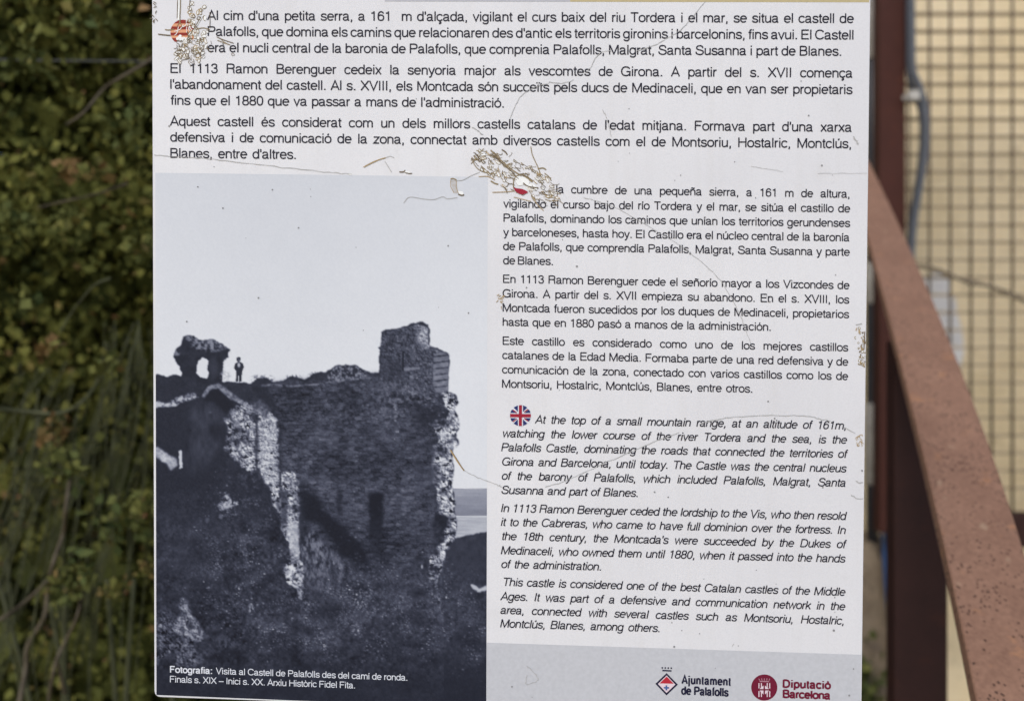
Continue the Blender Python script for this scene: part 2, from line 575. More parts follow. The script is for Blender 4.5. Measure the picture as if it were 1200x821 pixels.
# ---------------------------------------------------------------- plants
def leaves(name, n, sampler, size, mat, parent, tint, seed, **props):
    """Cloud of small folded leaves: two quads along a midrib."""
    g = np.random.default_rng(seed)
    pos = sampler(n, g)
    n = len(pos)
    a = g.normal(size=(n, 3)); a[:, 2] += 0.5
    a /= np.linalg.norm(a, axis=1)[:, None]
    b = np.cross(a, g.normal(size=(n, 3)))
    b /= np.linalg.norm(b, axis=1)[:, None]
    c = np.cross(a, b)
    s = size * (0.45 + 1.4 * g.random(n) ** 1.6)[:, None]
    wd = s * g.uniform(0.30, 0.45, n)[:, None]
    base, tip = pos, pos + a * s
    mid = pos + a * s * 0.5
    l = mid + b * wd + c * s * 0.12
    r = mid - b * wd + c * s * 0.12
    v = np.stack([base, l, tip, r], 1).reshape(-1, 3)
    me = bpy.data.meshes.new(name)
    me.vertices.add(4 * n); me.vertices.foreach_set('co', v.ravel())
    idx = np.arange(n)[:, None] * 4
    tri = np.concatenate([idx + np.array([[0, 1, 2]]), idx + np.array([[0, 2, 3]])], 1).reshape(-1)
    me.loops.add(len(tri)); me.loops.foreach_set('vertex_index', tri.astype(np.int32))
    me.polygons.add(2 * n)
    me.polygons.foreach_set('loop_start', np.arange(0, 6 * n, 3, dtype=np.int32))
    me.polygons.foreach_set('loop_total', np.full(2 * n, 3, np.int32))
    me.update(calc_edges=True)
    at = me.attributes.new('tint', 'FLOAT', 'POINT')
    at.data.foreach_set('value', np.repeat(tint(pos, g), 4).astype(np.float32))
    me.materials.append(mat)
    ob = bpy.data.objects.new(name, me)
    COL.objects.link(ob)
    if parent:
        put_under(ob, parent)
    for k, w in props.items():
        ob[k] = w
    return ob

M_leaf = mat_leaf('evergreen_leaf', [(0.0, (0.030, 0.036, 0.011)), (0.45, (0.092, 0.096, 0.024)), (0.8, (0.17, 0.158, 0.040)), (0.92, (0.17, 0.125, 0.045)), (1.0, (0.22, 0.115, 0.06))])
M_leaf2 = mat_leaf('young_leaf', [(0.0, (0.055, 0.070, 0.024)), (0.6, (0.125, 0.125, 0.036)), (1.0, (0.17, 0.105, 0.045))])

def clump_sampler(boxes, clumps, r, seed):
    g0 = np.random.default_rng(seed)
    cs = []
    for (x0, x1, y0, y1, z0, z1, k) in boxes:
        cs.append(g0.uniform((x0, y0, z0), (x1, y1, z1), (int(clumps * k), 3)))
    cs = np.concatenate(cs)
    def f(n, g):
        i = g.integers(0, len(cs), n)
        d = g.normal(size=(n, 3)) * r
        return cs[i] + d
    return f

def shrubs():
    s = thing('evergreen_shrub', 'dense dark green leafy shrub growing beside the panel', 'shrub', (-0.85, 2.2, 0))
    def tint(pos, g):
        n = np.array([mnoise.noise(Vector(p) * 5) for p in pos])
        t = 0.42 + 0.55 * n + g.normal(size=len(pos)) * 0.13
        t = np.where(g.random(len(pos)) < 0.025, g.uniform(0.85, 1.0, len(pos)), t)
        return np.clip(t, 0, 1)
    # dense inside, looser clumps in front
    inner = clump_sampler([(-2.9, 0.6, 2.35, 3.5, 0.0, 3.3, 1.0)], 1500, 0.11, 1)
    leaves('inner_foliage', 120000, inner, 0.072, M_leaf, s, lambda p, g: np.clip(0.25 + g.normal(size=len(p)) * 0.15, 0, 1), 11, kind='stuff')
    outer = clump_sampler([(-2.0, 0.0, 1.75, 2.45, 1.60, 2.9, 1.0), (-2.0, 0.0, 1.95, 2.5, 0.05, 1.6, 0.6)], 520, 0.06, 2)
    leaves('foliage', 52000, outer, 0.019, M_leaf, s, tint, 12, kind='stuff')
    def twig(pts, d, w, mat, nm='branch'):
        q = [ray(a, b, d + 0.03 * math.sin(i * 2.1 + a)) for i, (a, b) in enumerate(pts)]
        sp = spline(q, 5)
        r0 = w / F * d / 2
        m = MB(); m.tube(sp, [r0 * (1 - 0.45 * i / len(sp)) for i in range(len(sp))], 7)
        return m.build(nm, mat, s, True)
    twig([(215, 40), (180, 68), (140, 92), (122, 104), (98, 132), (78, 146)], 1.62, 4.5, M_bark)
    twig([(150, 215), (110, 228), (75, 236), (45, 243)], 1.65, 3, M_bark)
    twig([(130, 326), (110, 335), (85, 365), (70, 390)], 1.6, 3, M_stem)
    for i in range(5):                                # trunks inside
        x = -1.4 + 0.4 * i
        m = MB()
        m.tube(spline([(x, 2.65, 0), (x + rng.uniform(-.1, .1), 2.65, 0.6), (x + rng.uniform(-.2, .2), 2.6, 1.3), (x + rng.uniform(-.3, .3), 2.6, 2.1)], 4), [0.022 - 0.0013 * k for k in range(13)], 8)
        m.build('trunk', M_stem, s, True)

    b = thing('broom_shrub', 'spindly shrub of thin arching stems with few leaf tufts', 'shrub', (-0.85, 1.75, 0))
    def stem(pts, d, w, mat, nm='stem'):
        q = [ray(a, c, d + 0.04 * math.sin(i * 1.9 + a * 0.1)) for i, (a, c) in enumerate(pts)]
        sp = spline(q, 5)
        r0 = w / F * d / 2
        m = MB(); m.tube(sp, [r0 * (1 - 0.4 * i / len(sp)) for i in range(len(sp))], 6)
        return m.build(nm, mat, b, True)
    D = 1.62
    stem([(-90, 470), (-30, 476), (30, 482), (70, 484), (95, 472), (114, 448), (127, 424)], D, 6, M_stem)
    stem([(14, 900), (22, 830), (30, 785), (33, 755), (52, 722), (56, 690), (62, 660), (74, 625), (77, 596), (82, 560)], D - .02, 6.5, M_bark)
    stem([(-60, 748), (-20, 733), (4, 723), (28, 706), (54, 682)], D - .02, 6, M_bark)
    stem([(58, 900), (57, 825), (62, 790), (67, 771), (78, 748), (90, 722), (98, 690)], D - .02, 5, M_bark)
    stem([(76, 812), (71, 790), (66, 771)], D - .03, 5, M_bark)
    g = random.Random(21)
    for i in range(34):                               # fan falling from the upper right
        x0, y0 = g.uniform(115, 200), g.uniform(372, 430)
        x1, y1 = x0 - g.uniform(-10, 80), y0 + g.uniform(140, 330)
        bow = g.uniform(-16, 44)
        stem([(x0, y0), (x0 * .7 + x1 * .3 + bow * .6, y0 * .68 + y1 * .32), (x0 * .4 + x1 * .6 + bow * .5, y0 * .38 + y1 * .62), (x1, y1), (x1 - g.uniform(-6, 14), y1 + 90)], g.uniform(1.6, 2.0), g.uniform(.9, 2.0), M_stem)
    for i in range(34):                               # stems sweeping out to the left
        x0, y0 = g.uniform(15, 95), g.uniform(420, 560)
        x1, y1 = x0 - g.uniform(40, 110), y0 + g.uniform(120, 330)
        stem([(x0, y0), (x0 * .66 + x1 * .34 + (cv := g.uniform(-6, 26)), y0 * .7 + y1 * .3), (x0 * .33 + x1 * .67 + cv * .8, y0 * .34 + y1 * .66), (x1, y1)], g.uniform(1.6, 2.0), g.uniform(.9, 2.2), M_stem)
    for i in range(9):                               # low stems
        x0, y0 = g.uniform(0, 130), g.uniform(640, 720)
        stem([(x0, y0), (x0 - g.uniform(-8, 14), y0 + 70), (x0 - g.uniform(-16, 24), y0 + 150), (x0 - g.uniform(-20, 30), y0 + 260)], g.uniform(1.6, 1.95), g.uniform(1.6, 3.4), M_stem)
    for i in range(7):                                # woody base, down to the ground
        x = g.uniform(-1.15, -0.6)
        m = MB(); m.tube(spline([(x * .6 - .35, 1.75, 0), (x * .8 - .17, 1.75, .35), (x, 1.7, .75), (x + g.uniform(-.1, .1), 1.68, 1.05)], 4), [0.010 - 0.0005 * k for k in range(13)], 6)
        m.build('stem', M_stem, b, True)
    for k, (px, py, rad, n, hue) in enumerate([(162, 286, 13, 46, .35), (30, 352, 11, 40, .3), (58, 408, 10, 30, .9), (127, 430, 13, 52, .55), (63, 508, 15, 60, .92), (75, 545, 22, 70, .35), (166, 596, 17, 70, .45), (75, 683, 17, 60, .6), (95, 672, 18, 60, .3), (133, 694, 10, 30, .7), (70, 700, 10, 26, .25), (86, 200, 12, 40, .9), (112, 202, 9, 26, .8), (172, 668, 9, 30, .8), (85, 262, 16, 40, .5), (135, 615, 26, 90, .2), (30, 70, 26, 70, .4), (110, 30, 26, 80, .4), (150, 150, 24, 70, .25), (20, 260, 20, 50, .3)]):
        c = ray(px, py, D - 0.03)
        r = rad / F * D
        leaves('leaf_tuft', n,  lambda m_, g_, c=c, r=r: np.array(c) + g_.normal(size=(m_, 3)) * r * 0.55, 0.017, M_leaf2, b, lambda p, g_, h=hue: np.clip(h + g_.normal(size=len(p)) * .18, 0, 1), 40 + k, kind='stuff')
    # wire in front of the shrub
    m = MB(); m.tube(spline([ray(-260, 66, 1.72), ray(-80, 69, 1.74), (ray(60, 71, 1.76)), ray(190, 72.5, 1.78), ray(420, 76, 1.82)], 5), 0.0016, 7)
    m.build('fence_wire', M_galv, None, True, label='thin grey wire strung level through the leafy shrub', category='wire')
    # small weed at the foot of the stone block
    wd = thing('weed', 'small green weed at the foot of the brown stone block', 'weed', (1.37, SD + .05, -0.32))
    leaves('foliage', 260, lambda n, g: np.array((1.37, SD + .05, 0.12)) + g.normal(size=(n, 3)) * np.array((.045, .03, .10)), 0.04, M_leaf2, wd, lambda p, g: np.clip(.2 + g.normal(size=len(p)) * .15, 0, 1), 77, kind='stuff')
    m = MB()
    for i in range(5):
        m.tube([(1.37, SD + .05, -0.34), (1.37 + g.uniform(-.03, .03), SD + .05, .12), (1.37 + g.uniform(-.06, .06), SD + .05, .28)], 0.003, 5)
    m.build('stalk', M_stem, wd, True)
shrubs()

# ---------------------------------------------------------------- information panel
PANEL = thing('information_panel', 'weathered white information panel with castle photograph and three-language text', 'sign', (0.02, 0.75, 0))

def flat(name, pts, mat, parent, lift, **props):
    return mesh_ob(name, [P(x, y, lift) for x, y in pts], [tuple(range(len(pts)))[::-1]], mat, parent, **props)

def board():
    def corner(cx, cy, r, a0):
        return [(cx + r * math.cos(a), cy + r * math.sin(a)) for a in [math.radians(a0 + 90 * k / 4) for k in range(5)]]
    o = corner(1017, -298, 7, -90) + corner(1002.6, 838, 7, 0) + corner(187.8, 809.3, 7, 90) + corner(184, -291, 7, 180)
    n = len(o)
    fr = [P(x, y, 0) for x, y in o]
    bk = [P(x, y, -0.004) for x, y in o]
    ob = mesh_ob('board', fr + bk, [tuple(range(n))[::-1], tuple(n + i for i in range(n))] + [(i, (i + 1) % n, n + (i + 1) % n, n + i) for i in range(n)], M_board, PANEL)
    bevel(ob, 0.0006, 2)
    # carrier behind the board, out of the camera's sight
    m = MB()
    m.box((0.02, 0.785, 0.95), (0.07, 0.06, 1.90))
    bevel(m.build('post', M_rust, PANEL), 0.004)
    for z in (1.32, 1.78):
        m = MB(); m.box((0.0, 0.7265 - KZ * 0 - 0.0207 * (z - 1.5) + 0.008, z), (0.40, 0.012, 0.05), Matrix.Rotation(-0.035, 3, 'Z')); m.build('bracket', M_rust, PANEL)
board()

# ---- lettering: single-stroke skeletons, widths in 1/100 em -------------------------------------------------
def el(cx, cy, rx, ry, a0=0, a1=360, n=22, e=2.25):
    out = []
    for k in range(n + 1):
        a = math.radians(a0 + (a1 - a0) * k / n)
        c, s = math.cos(a), math.sin(a)
        out.append((cx + rx * math.copysign(abs(c) ** (2 / e), c), cy + ry * math.copysign(abs(s) ** (2 / e), s)))
    return out
def S(*p): return [tuple(q) for q in spline(p, 4)]
def Ln(*p): return list(p)
def dot(x, y0=62.5, y1=72): return Ln((x, y0), (x, y1))
def arch(x0, x1): return [(x0, 30)] + S((x0, 32), (x0 + 3.5, 42), (x0 + 10, 47.5), (x0 + 18, 48.7), ((x0 + 2 * x1) / 3 + 2, 46.5), (x1 - 1.2, 41), (x1, 32)) + [(x1, 0)]
XH, CH = 52.3, 72.0
G = {}
def g(ch, w, *st): G[ch] = (w, list(st))
g(' ', 27.8)
g('a', 55.6, S((7.5, 36), (10, 44), (18, 48.3), (26, 48.7), (36, 46.5), (40.5, 39), (41, 30)) + [(41, 10)] + S((41, 10), (42.5, 5), (46, 3.6), (51, 4)), S((41, 31), (36, 28.5), (20, 26), (10, 22), (6.8, 14), (10, 6.5), (19, 3.6), (29, 5), (38, 11), (41, 20)))
g('b', 55.6, Ln((9.5, 0), (9.5, CH)), el(29.5, 26.2, 20, 22.6))
g('c', 50, el(26.5, 26.2, 21, 22.6, 33, 327))
g('d', 55.6, Ln((46, 0), (46, CH)), el(26, 26.2, 20, 22.6))
g('e', 55.6, [(7, 27.5), (48.6, 27.5)] + el(28, 26.2, 21, 22.6, 4, 322))
g('f', 27.8, S((27.5, 68), (21, 68.5), (15.5, 65.5), (13.5, 57)) + [(13.5, 0)], Ln((2, 48.7), (26, 48.7)))
g('g', 55.6, [(46, XH), (46, 0)] + S((46, 0), (44.5, -10), (37, -16.5), (26, -17.5), (14, -15), (8.5, -7.5)), el(26, 26.2, 20, 22.6))
g('h', 55.6, Ln((9.5, 0), (9.5, CH)), arch(9.5, 45.5))
g('i', 22.2, Ln((11, 0), (11, XH)), dot(11))
g('j', 22.2, [(11, XH), (11, -8)] + S((11, -8), (9, -15.5), (1, -17)), dot(11))
g('k', 50, Ln((9.5, 0), (9.5, CH)), Ln((45, XH), (11, 21)), Ln((23, 31), (47, 0)))
g('l', 22.2, Ln((11, 0), (11, CH)))
g('m', 83.3, Ln((9.5, 0), (9.5, XH)), arch(9.5, 41.5), arch(41.5, 73.5))
g('n', 55.6, Ln((9.5, 0), (9.5, XH)), arch(9.5, 45.5))
g('o', 55.6, el(28, 26.2, 21.5, 22.6))
g('p', 55.6, Ln((9.5, -20), (9.5, XH)), el(29.5, 26.2, 20, 22.6))
g('q', 55.6, Ln((46, -20), (46, XH)), el(26, 26.2, 20, 22.6))
g('r', 33.3, Ln((9.5, 0), (9.5, XH)), S((9.5, 31), (13, 41), (20, 47), (31, 48.2)))
g('s', 50, S((43, 38), (40, 45), (33, 48.5), (24, 48.7), (14, 46.5), (9, 40), (10, 33), (16, 29), (26, 26.5), (38, 23), (44, 16), (42, 8.5), (35, 4), (25, 3.6), (14, 5), (8, 10), (6, 16)))
g('t', 27.8, [(13, 66), (13, 11)] + S((13, 11), (14.5, 5.5), (19, 3.6), (26, 4)), Ln((2, 48.7), (26, 48.7)))
g('u', 55.6, [(9.5, XH), (9.5, 19)] + S((9.5, 19), (11, 10), (16, 5), (25, 3.6), (34, 6), (42, 12), (46, 21)), Ln((46, 0), (46, XH)))
g('v', 50, Ln((4, XH), (25, 2), (46, XH)))
g('w', 72.2, Ln((4, XH), (20, 2), (36, 50), (52, 2), (68, XH)))
g('x', 50, Ln((5, XH), (45, 0)), Ln((45, XH), (5, 0)))
g('y', 50, Ln((4, XH), (25, 3)), [(46, XH), (25, -3)] + S((25, -3), (21, -12), (16, -17), (7, -17)))
g('z', 50, Ln((5, 48.7), (44, 48.7), (6, 3.7), (45, 3.7)))
g('0', 55.6, el(28, 35.5, 20, 32))
g('1', 55.6, Ln((31, 0), (31, 71)), S((31, 69), (27, 61), (20, 57.8), (11, 57.2)))
g('3', 55.6, S((8, 52), (12, 63), (26, 68), (40, 64), (44, 53), (40, 43), (30, 38.2), (22, 38)), S((24, 38), (37, 36), (46, 28), (46.5, 17), (40, 7), (27, 3.3), (13, 7), (7, 20)))
g('6', 55.6, el(28, 23.5, 20, 20), S((46, 54), (42, 63), (30, 68), (18, 64), (10, 50), (8, 30), (10, 18)))
g('8', 55.6, el(28, 52.5, 17.5, 15.6), el(28, 20.3, 20.5, 16.8))
g('A', 66.7, Ln((3.5, 0), (33.3, 70), (63, 0)), Ln((13, 23), (54, 23)))
g('B', 66.7, Ln((10, 0), (10, CH)), [(10, 68.3), (36, 68.3)] + S((36, 68.3), (50, 65), (54, 54.5), (50, 43), (38, 38.5)) + [(10, 38.5)], [(38, 38.5)] + S((38, 38.5), (53, 34), (58.5, 21), (53, 7.5), (38, 3.7)) + [(10, 3.7)])
g('C', 72.2, el(38, 36, 31, 32.5, 32, 328, 30))
g('D', 72.2, Ln((10, 0), (10, CH)), [(10, 68.3), (32, 68.3)] + S((32, 68.3), (50, 64), (61, 50), (63, 36), (61, 22), (50, 8), (32, 3.7)) + [(10, 3.7)])
g('E', 66.7, Ln((10, 0), (10, CH)), Ln((10, 68.3), (61, 68.3)), Ln((10, 38), (57, 38)), Ln((10, 3.7), (62, 3.7)))
g('F', 61.1, Ln((10, 0), (10, CH)), Ln((10, 68.3), (57, 68.3)), Ln((10, 37), (51, 37)))
g('G', 77.8, el(38.5, 36, 32, 32.5, 32, 335, 30), Ln((42, 33.5), (68, 33.5), (68, 0)))
g('H', 72.2, Ln((10, 0), (10, CH)), Ln((62, 0), (62, CH)), Ln((10, 38.5), (62, 38.5)))
g('I', 27.8, Ln((14, 0), (14, CH)))
g('M', 83.3, Ln((10, 0), (10, CH)), Ln((73, 0), (73, CH)), Ln((11, 71), (41.5, 4), (72, 71)))
g('P', 66.7, Ln((10, 0), (10, CH)), [(10, 68.3), (40, 68.3)] + S((40, 68.3), (54, 64), (58.5, 51.5), (54, 39), (40, 34.5)) + [(10, 34.5)])
g('R', 72.2, Ln((10, 0), (10, CH)), [(10, 68.3), (42, 68.3)] + S((42, 68.3), (56, 64.5), (60, 53), (56, 41.5), (42, 37)) + [(10, 37)], S((42, 37), (54, 33), (58, 24), (58.5, 10), (62, 0)))
g('S', 66.7, S((57, 51), (53, 62), (43, 68), (31, 68.5), (17, 65), (11, 55), (14, 45), (25, 40), (42, 36), (56, 30), (60, 20), (55, 9), (44, 4), (32, 3.5), (17, 7), (8, 15), (6, 25)))
g('T', 61.1, Ln((30.5, 0), (30.5, 70)), Ln((2, 68.3), (59, 68.3)))
g('V', 66.7, Ln((4, CH), (33.3, 2), (63, CH)))
g('X', 66.7, Ln((5, CH), (62, 0)), Ln((61, CH), (5, 0)))
g('.', 27.8, dot(14, 0, 9.5))
g(',', 27.8, dot(14, 0, 9.5), Ln((15.5, 2), (11, -12)))
g("'", 19.1, Ln((9.5, CH), (9.5, 48)))
g(':', 27.8, dot(14, 0, 10), dot(14, 42, 52))
g('\u2013', 55.6, Ln((0, 27), (55, 27)))
def acc(base, ch, kind, cx):
    w, st = G[base]
    st = [s for s in st if not (base == 'i' and s[0][1] == 62.5)]
    if kind == 'acute': st = st + [Ln((cx - 3, 58.5), (cx + 6, 71))]
    if kind == 'grave': st = st + [Ln((cx + 3, 58.5), (cx - 6, 71))]
    if kind == 'dia': st = st + [dot(cx - 8.5, 61, 70.5), dot(cx + 8.5, 61, 70.5)]
    if kind == 'tilde': st = st + [S((cx - 14, 59.5), (cx - 8, 65), (cx, 62.5), (cx + 8, 60), (cx + 14, 66))]
    if kind == 'ced': st = st + [Ln((27, 3), (27, -5)) + S((27, -5), (33, -8), (33.5, -14), (28, -17.8), (19, -17.5))]
    G[ch] = (w, st)
for a in (('a', '\u00e0', 'grave', 26), ('e', '\u00e9', 'acute', 28), ('i', '\u00ed', 'acute', 11), ('i', '\u00ef', 'dia', 11), ('o', '\u00f3', 'acute', 28), ('o', '\u00f2', 'grave', 28), ('u', '\u00fa', 'acute', 28), ('n', '\u00f1', 'tilde', 28), ('c', '\u00e7', 'ced', 26)):
    acc(*a)

def ribbon(pts, w):
    """2-D polyline -> left/right outline points with mitred joints."""
    p = [np.array(q, float) for q in pts]
    q = [p[0]]
    for a in p[1:]:
        if np.hypot(*(a - q[-1])) > 1e-4:
            q.append(a)
    p = q
    if len(p) < 2:
        return [], []
    closed = np.hypot(*(p[0] - p[-1])) < 1e-3 and len(p) > 4
    n = len(p)
    L, R = [], []
    if not hasattr(w, '__len__'):
        w = [w] * n
    for i in range(n):
        if closed and i in (0, n - 1):
            d0, d1 = p[0] - p[-2], p[1] - p[0]
        else:
            d0 = p[i] - p[i - 1] if i > 0 else p[1] - p[0]
            d1 = p[i + 1] - p[i] if i < n - 1 else p[-1] - p[-2]
        d0, d1 = d0 / np.hypot(*d0), d1 / np.hypot(*d1)
        n0, n1 = np.array((-d0[1], d0[0])), np.array((-d1[1], d1[0]))
        m = n0 + n1
        k = np.hypot(*m)
        if k < 0.3:
            m, s = n0, 1.0
        else:
            m = m / k
            s = min(1 / max(m.dot(n0), 0.3), 2.2)
        L.append(p[i] + m * s * w[min(i, len(w) - 1)] / 2)
        R.append(p[i] - m * s * w[min(i, len(w) - 1)] / 2)
    return L, R

class Ink:
    """Flat printed marks on the board, drawn in photo pixels."""
    def __init__(self, lift):
        self.v, self.f, self.lift, self.k = [], [], lift, 0
    def stroke(self, pts, w):
        L, R = ribbon(pts, w)
        if not L:
            return
        l = self.lift + (self.k % 9) * 0.000006
        self.k += 1
        b = len(self.v)
        for a, c in zip(L, R):
            self.v += [P(a[0], a[1], l), P(c[0], c[1], l)]
        for i in range(len(L) - 1):
            j = b + 2 * i
            self.f.append((j, j + 1, j + 3, j + 2))
    def poly(self, pts):
        l = self.lift + (self.k % 9) * 0.000006
        self.k += 1
        b = len(self.v)
        self.v += [P(x, y, l) for x, y in pts]
        self.f.append(tuple(range(b, b + len(pts))))
    def build(self, name, mat, parent, **props):
        ob = mesh_ob(name, self.v, self.f, mat, parent, **props)
        bm = bmesh.new(); bm.from_mesh(ob.data)
        for f in bm.faces:
            if f.normal.dot(PN) < 0:
                f.normal_flip()
        bm.to_mesh(ob.data); bm.free()
        return ob

def extent(ch, w):
    xs = [q[0] for s in G[ch][1] for q in s]
    return min(xs) - w / 2, max(xs) + w / 2

def set_line(ink, text, xl, yl, xr, yr, em, weight=7.6, slant=0.0, track=-1.2, fit='words', xs=1.0):
    """Set one line so that its ink runs from (xl, yl) to (xr, yr); fit by word spaces or by letter spacing."""
    u = em / 100.0
    nat = sum(G[c][0] for c in text) * xs
    l0 = extent(text[0], weight)[0] * xs
    r0 = (G[text[-1]][0] - extent(text[-1], weight)[1]) * xs
    want = (xr - xl) / u + l0 + r0
    nsp, n = text.count(' '), len(text) - 1
    if fit == 'words' and nsp:
        sp = (want - nat - track * n) / nsp
        if sp < -9:
            track, sp = (want - nat + 9 * nsp) / n, -9
    else:
        sp, track = 0.0, (want - nat) / n
    slope = (yr - yl) / (xr - xl)
    x = -l0
    for c in text:
        w, st = G[c]
        for s in st:
            pts = []
            for (a, b) in s:
                dx = (x + a * xs + b * slant) * u
                px, py = xl + dx, yl + dx * slope - b * u
                px += b * u * (0.0047 + 0.0000195 * (px - 600))
                pts.append((px, py))
            ink.stroke(pts, weight * u * (1.22 if c in '.:' else 1))
        x += w * xs + track + (sp if c == ' ' else 0)

CAT = [
 ("Al cim d'una petita serra, a 161  m d'al\u00e7ada, vigilant el curs baix del riu Tordera i el mar, se situa el castell de", 242.6, 23.8, 1000.5, 27.4),
 ("Palafolls, que domina els camins que relacionaren des d'antic els territoris gironins i barcelonins, fins avui. El Castell", 243.4, 42.4, 1000, 46.7),
 ("era el nucli central de la baronia de Palafolls, que comprenia Palafolls, Malgrat, Santa Susanna i part de Blanes.", 243.2, 61.4, 985.5, 65.7),
 None,
 ("El 1113 Ramon Berenguer cedeix la senyoria major als vescomtes de Girona. A partir del s. XVII comen\u00e7a", 199.8, 85.7, 999.4, 91.3),
 ("l'abandonament del castell. Al s. XVIII, els Montcada s\u00f3n succe\u00efts pels ducs de Medinaceli, que en van ser propietaris", 199.6, 104.3, 999.0, 110.6),
 ("fins que el 1880 que va passar a mans de l'administraci\u00f3.", 199.4, 123.0, 590.3, 126.3),
 None,
 ("Aquest castell \u00e9s considerat com un dels millors castells catalans de l'edat mitjana. Formava part d'una xarxa", 199.0, 147.5, 998.5, 154.7),
 ("defensiva i de comunicaci\u00f3 de la zona, connectat amb diversos castells com el de Montsoriu, Hostalric, Montcl\u00fas,", 199.5, 166.1, 997.3, 173.9),
 ("Blanes, entre d'altres.", 199.7, 185.0, 346.6, 186.5)]
SPA = [
 ("la cumbre de una peque\u00f1a sierra, a 161 m de altura,", 651.8, 226.4, 995.5, 231.9),
 ("vigilando el curso bajo del r\u00edo Tordera y el mar, se sit\u00faa el castillo de", 589.6, 243.2, 996.2, 249.0),
 ("Palafolls, dominando los caminos que un\u00edan los territorios gerundenses", 590.0, 259.9, 996.2, 266.0),
 ("y barceloneses, hasta hoy. El Castillo era el n\u00facleo central de la baron\u00eda", 589.5, 276.5, 995.8, 282.8),
 ("de Palafolls, que comprend\u00eda Palafolls, Malgrat, Santa Susanna y parte", 589.5, 292.9, 995.8, 299.8),
 ("de Blanes.", 589.5, 309.6, 647.8, 310.6),
 None,
 ("En 1113 Ramon Berenguer cede el se\u00f1or\u00edo mayor a los Vizcondes de", 589.5, 331.3, 995.4, 338.8),
 ("Girona. A partir del s. XVII empieza su abandono. En el s. XVIII, los", 589.0, 348.3, 995.2, 355.6),
 ("Montcada fueron sucedidos por los duques de Medinaceli, propietarios", 589.0, 365.0, 995.0, 372.7),
 ("hasta que en 1880 pas\u00f3 a manos de la administraci\u00f3n.", 589.0, 381.6, 903.0, 387.5),
 None,
 ("Este castillo es considerado como uno de los mejores castillos", 589.0, 403.7, 994.0, 411.5),
 ("catalanes de la Edad Media. Formaba parte de una red defensiva y de", 588.5, 420.4, 994.0, 428.3),
 ("comunicaci\u00f3n de la zona, conectado con varios castillos como los de", 588.3, 437.2, 993.8, 445.1),
 ("Montsoriu, Hostalric, Montcl\u00fas, Blanes, entre otros.", 588.3, 454.0, 881.3, 459.8)]
ENG = [
 ("At the top of a small mountain range, at an altitude of 161m,", 626.5, 495.8, 991.0, 502.9),
 ("watching the lower course of the river Tordera and the sea, is the", 587.9, 511.9, 991.8, 519.6),
 ("Palafolls Castle, dominating the roads that connected the territories of", 587.2, 528.3, 992.5, 536.2),
 ("Girona and Barcelona, until today. The Castle was the central nucleus", 587.6, 545.0, 991.2, 553.1),
 ("of the barony of Palafolls, which included Palafolls, Malgrat, Santa", 587.3, 561.6, 991.0, 569.9),
 ("Susanna and part of Blanes.", 587.0, 578.2, 747.0, 581.8),
 None,
 ("In 1113 Ramon Berenguer ceded the lordship to the Vis, who then resold", 587.0, 599.4, 990.6, 608.8),
 ("it to the Cabreras, who came to have full dominion over the fortress. In", 586.8, 615.6, 990.2, 625.2),
 ("the 18th century, the Montcada's were succeeded by the Dukes of", 586.8, 632.1, 991.0, 641.8),
 ("Medinaceli, who owned them until 1880, when it passed into the hands", 586.8, 648.8, 990.0, 658.6),
 ("of the administration.", 586.8, 664.9, 703.9, 667.9),
 None,
 ("This castle is considered one of the best Catalan castles of the Middle", 588.0, 685.8, 990.0, 697.6),
 ("Ages. It was part of a defensive and communication network in the", 586.0, 702.6, 989.8, 714.5),
 ("area, connected with several castles such as Montsoriu, Hostalric,", 586.0, 718.6, 988.5, 731.3),
 ("Montcl\u00fas, Blanes, among others.", 586.0, 734.4, 772.5, 740.0)]

def texts():
    for block, em, weight, slant in ((CAT, 15.7, 10.0, 0), (SPA, 13.3, 10.2, 0), (ENG, 13.3, 10.2, 0.2)):
        tr = []
        for ln in block:                             # letter spacing taken from the ragged last lines
            if ln and not tr and ln[3] < 0.9 * 990 and len(ln[0]) > 15:
                u = em / 100
                tr.append(((ln[3] - ln[1]) / u + 8 - sum(G[c][0] for c in ln[0])) / (len(ln[0]) - 1))
        track = (tr[0] if tr else -2) - 1.0
        print('track', track)
        ink = Ink(0.00022)
        for ln in block + [None]:
            if ln is None:
                if ink.v:
                    ink.build('paragraph', M_ink, PANEL)
                ink = Ink(0.00022)
                continue
            t, xl, yl, xr, yr = ln
            last = (xr < 960)
            set_line(ink, t, xl, yl, xr, yr, em, weight, slant, track, 'words')
texts()

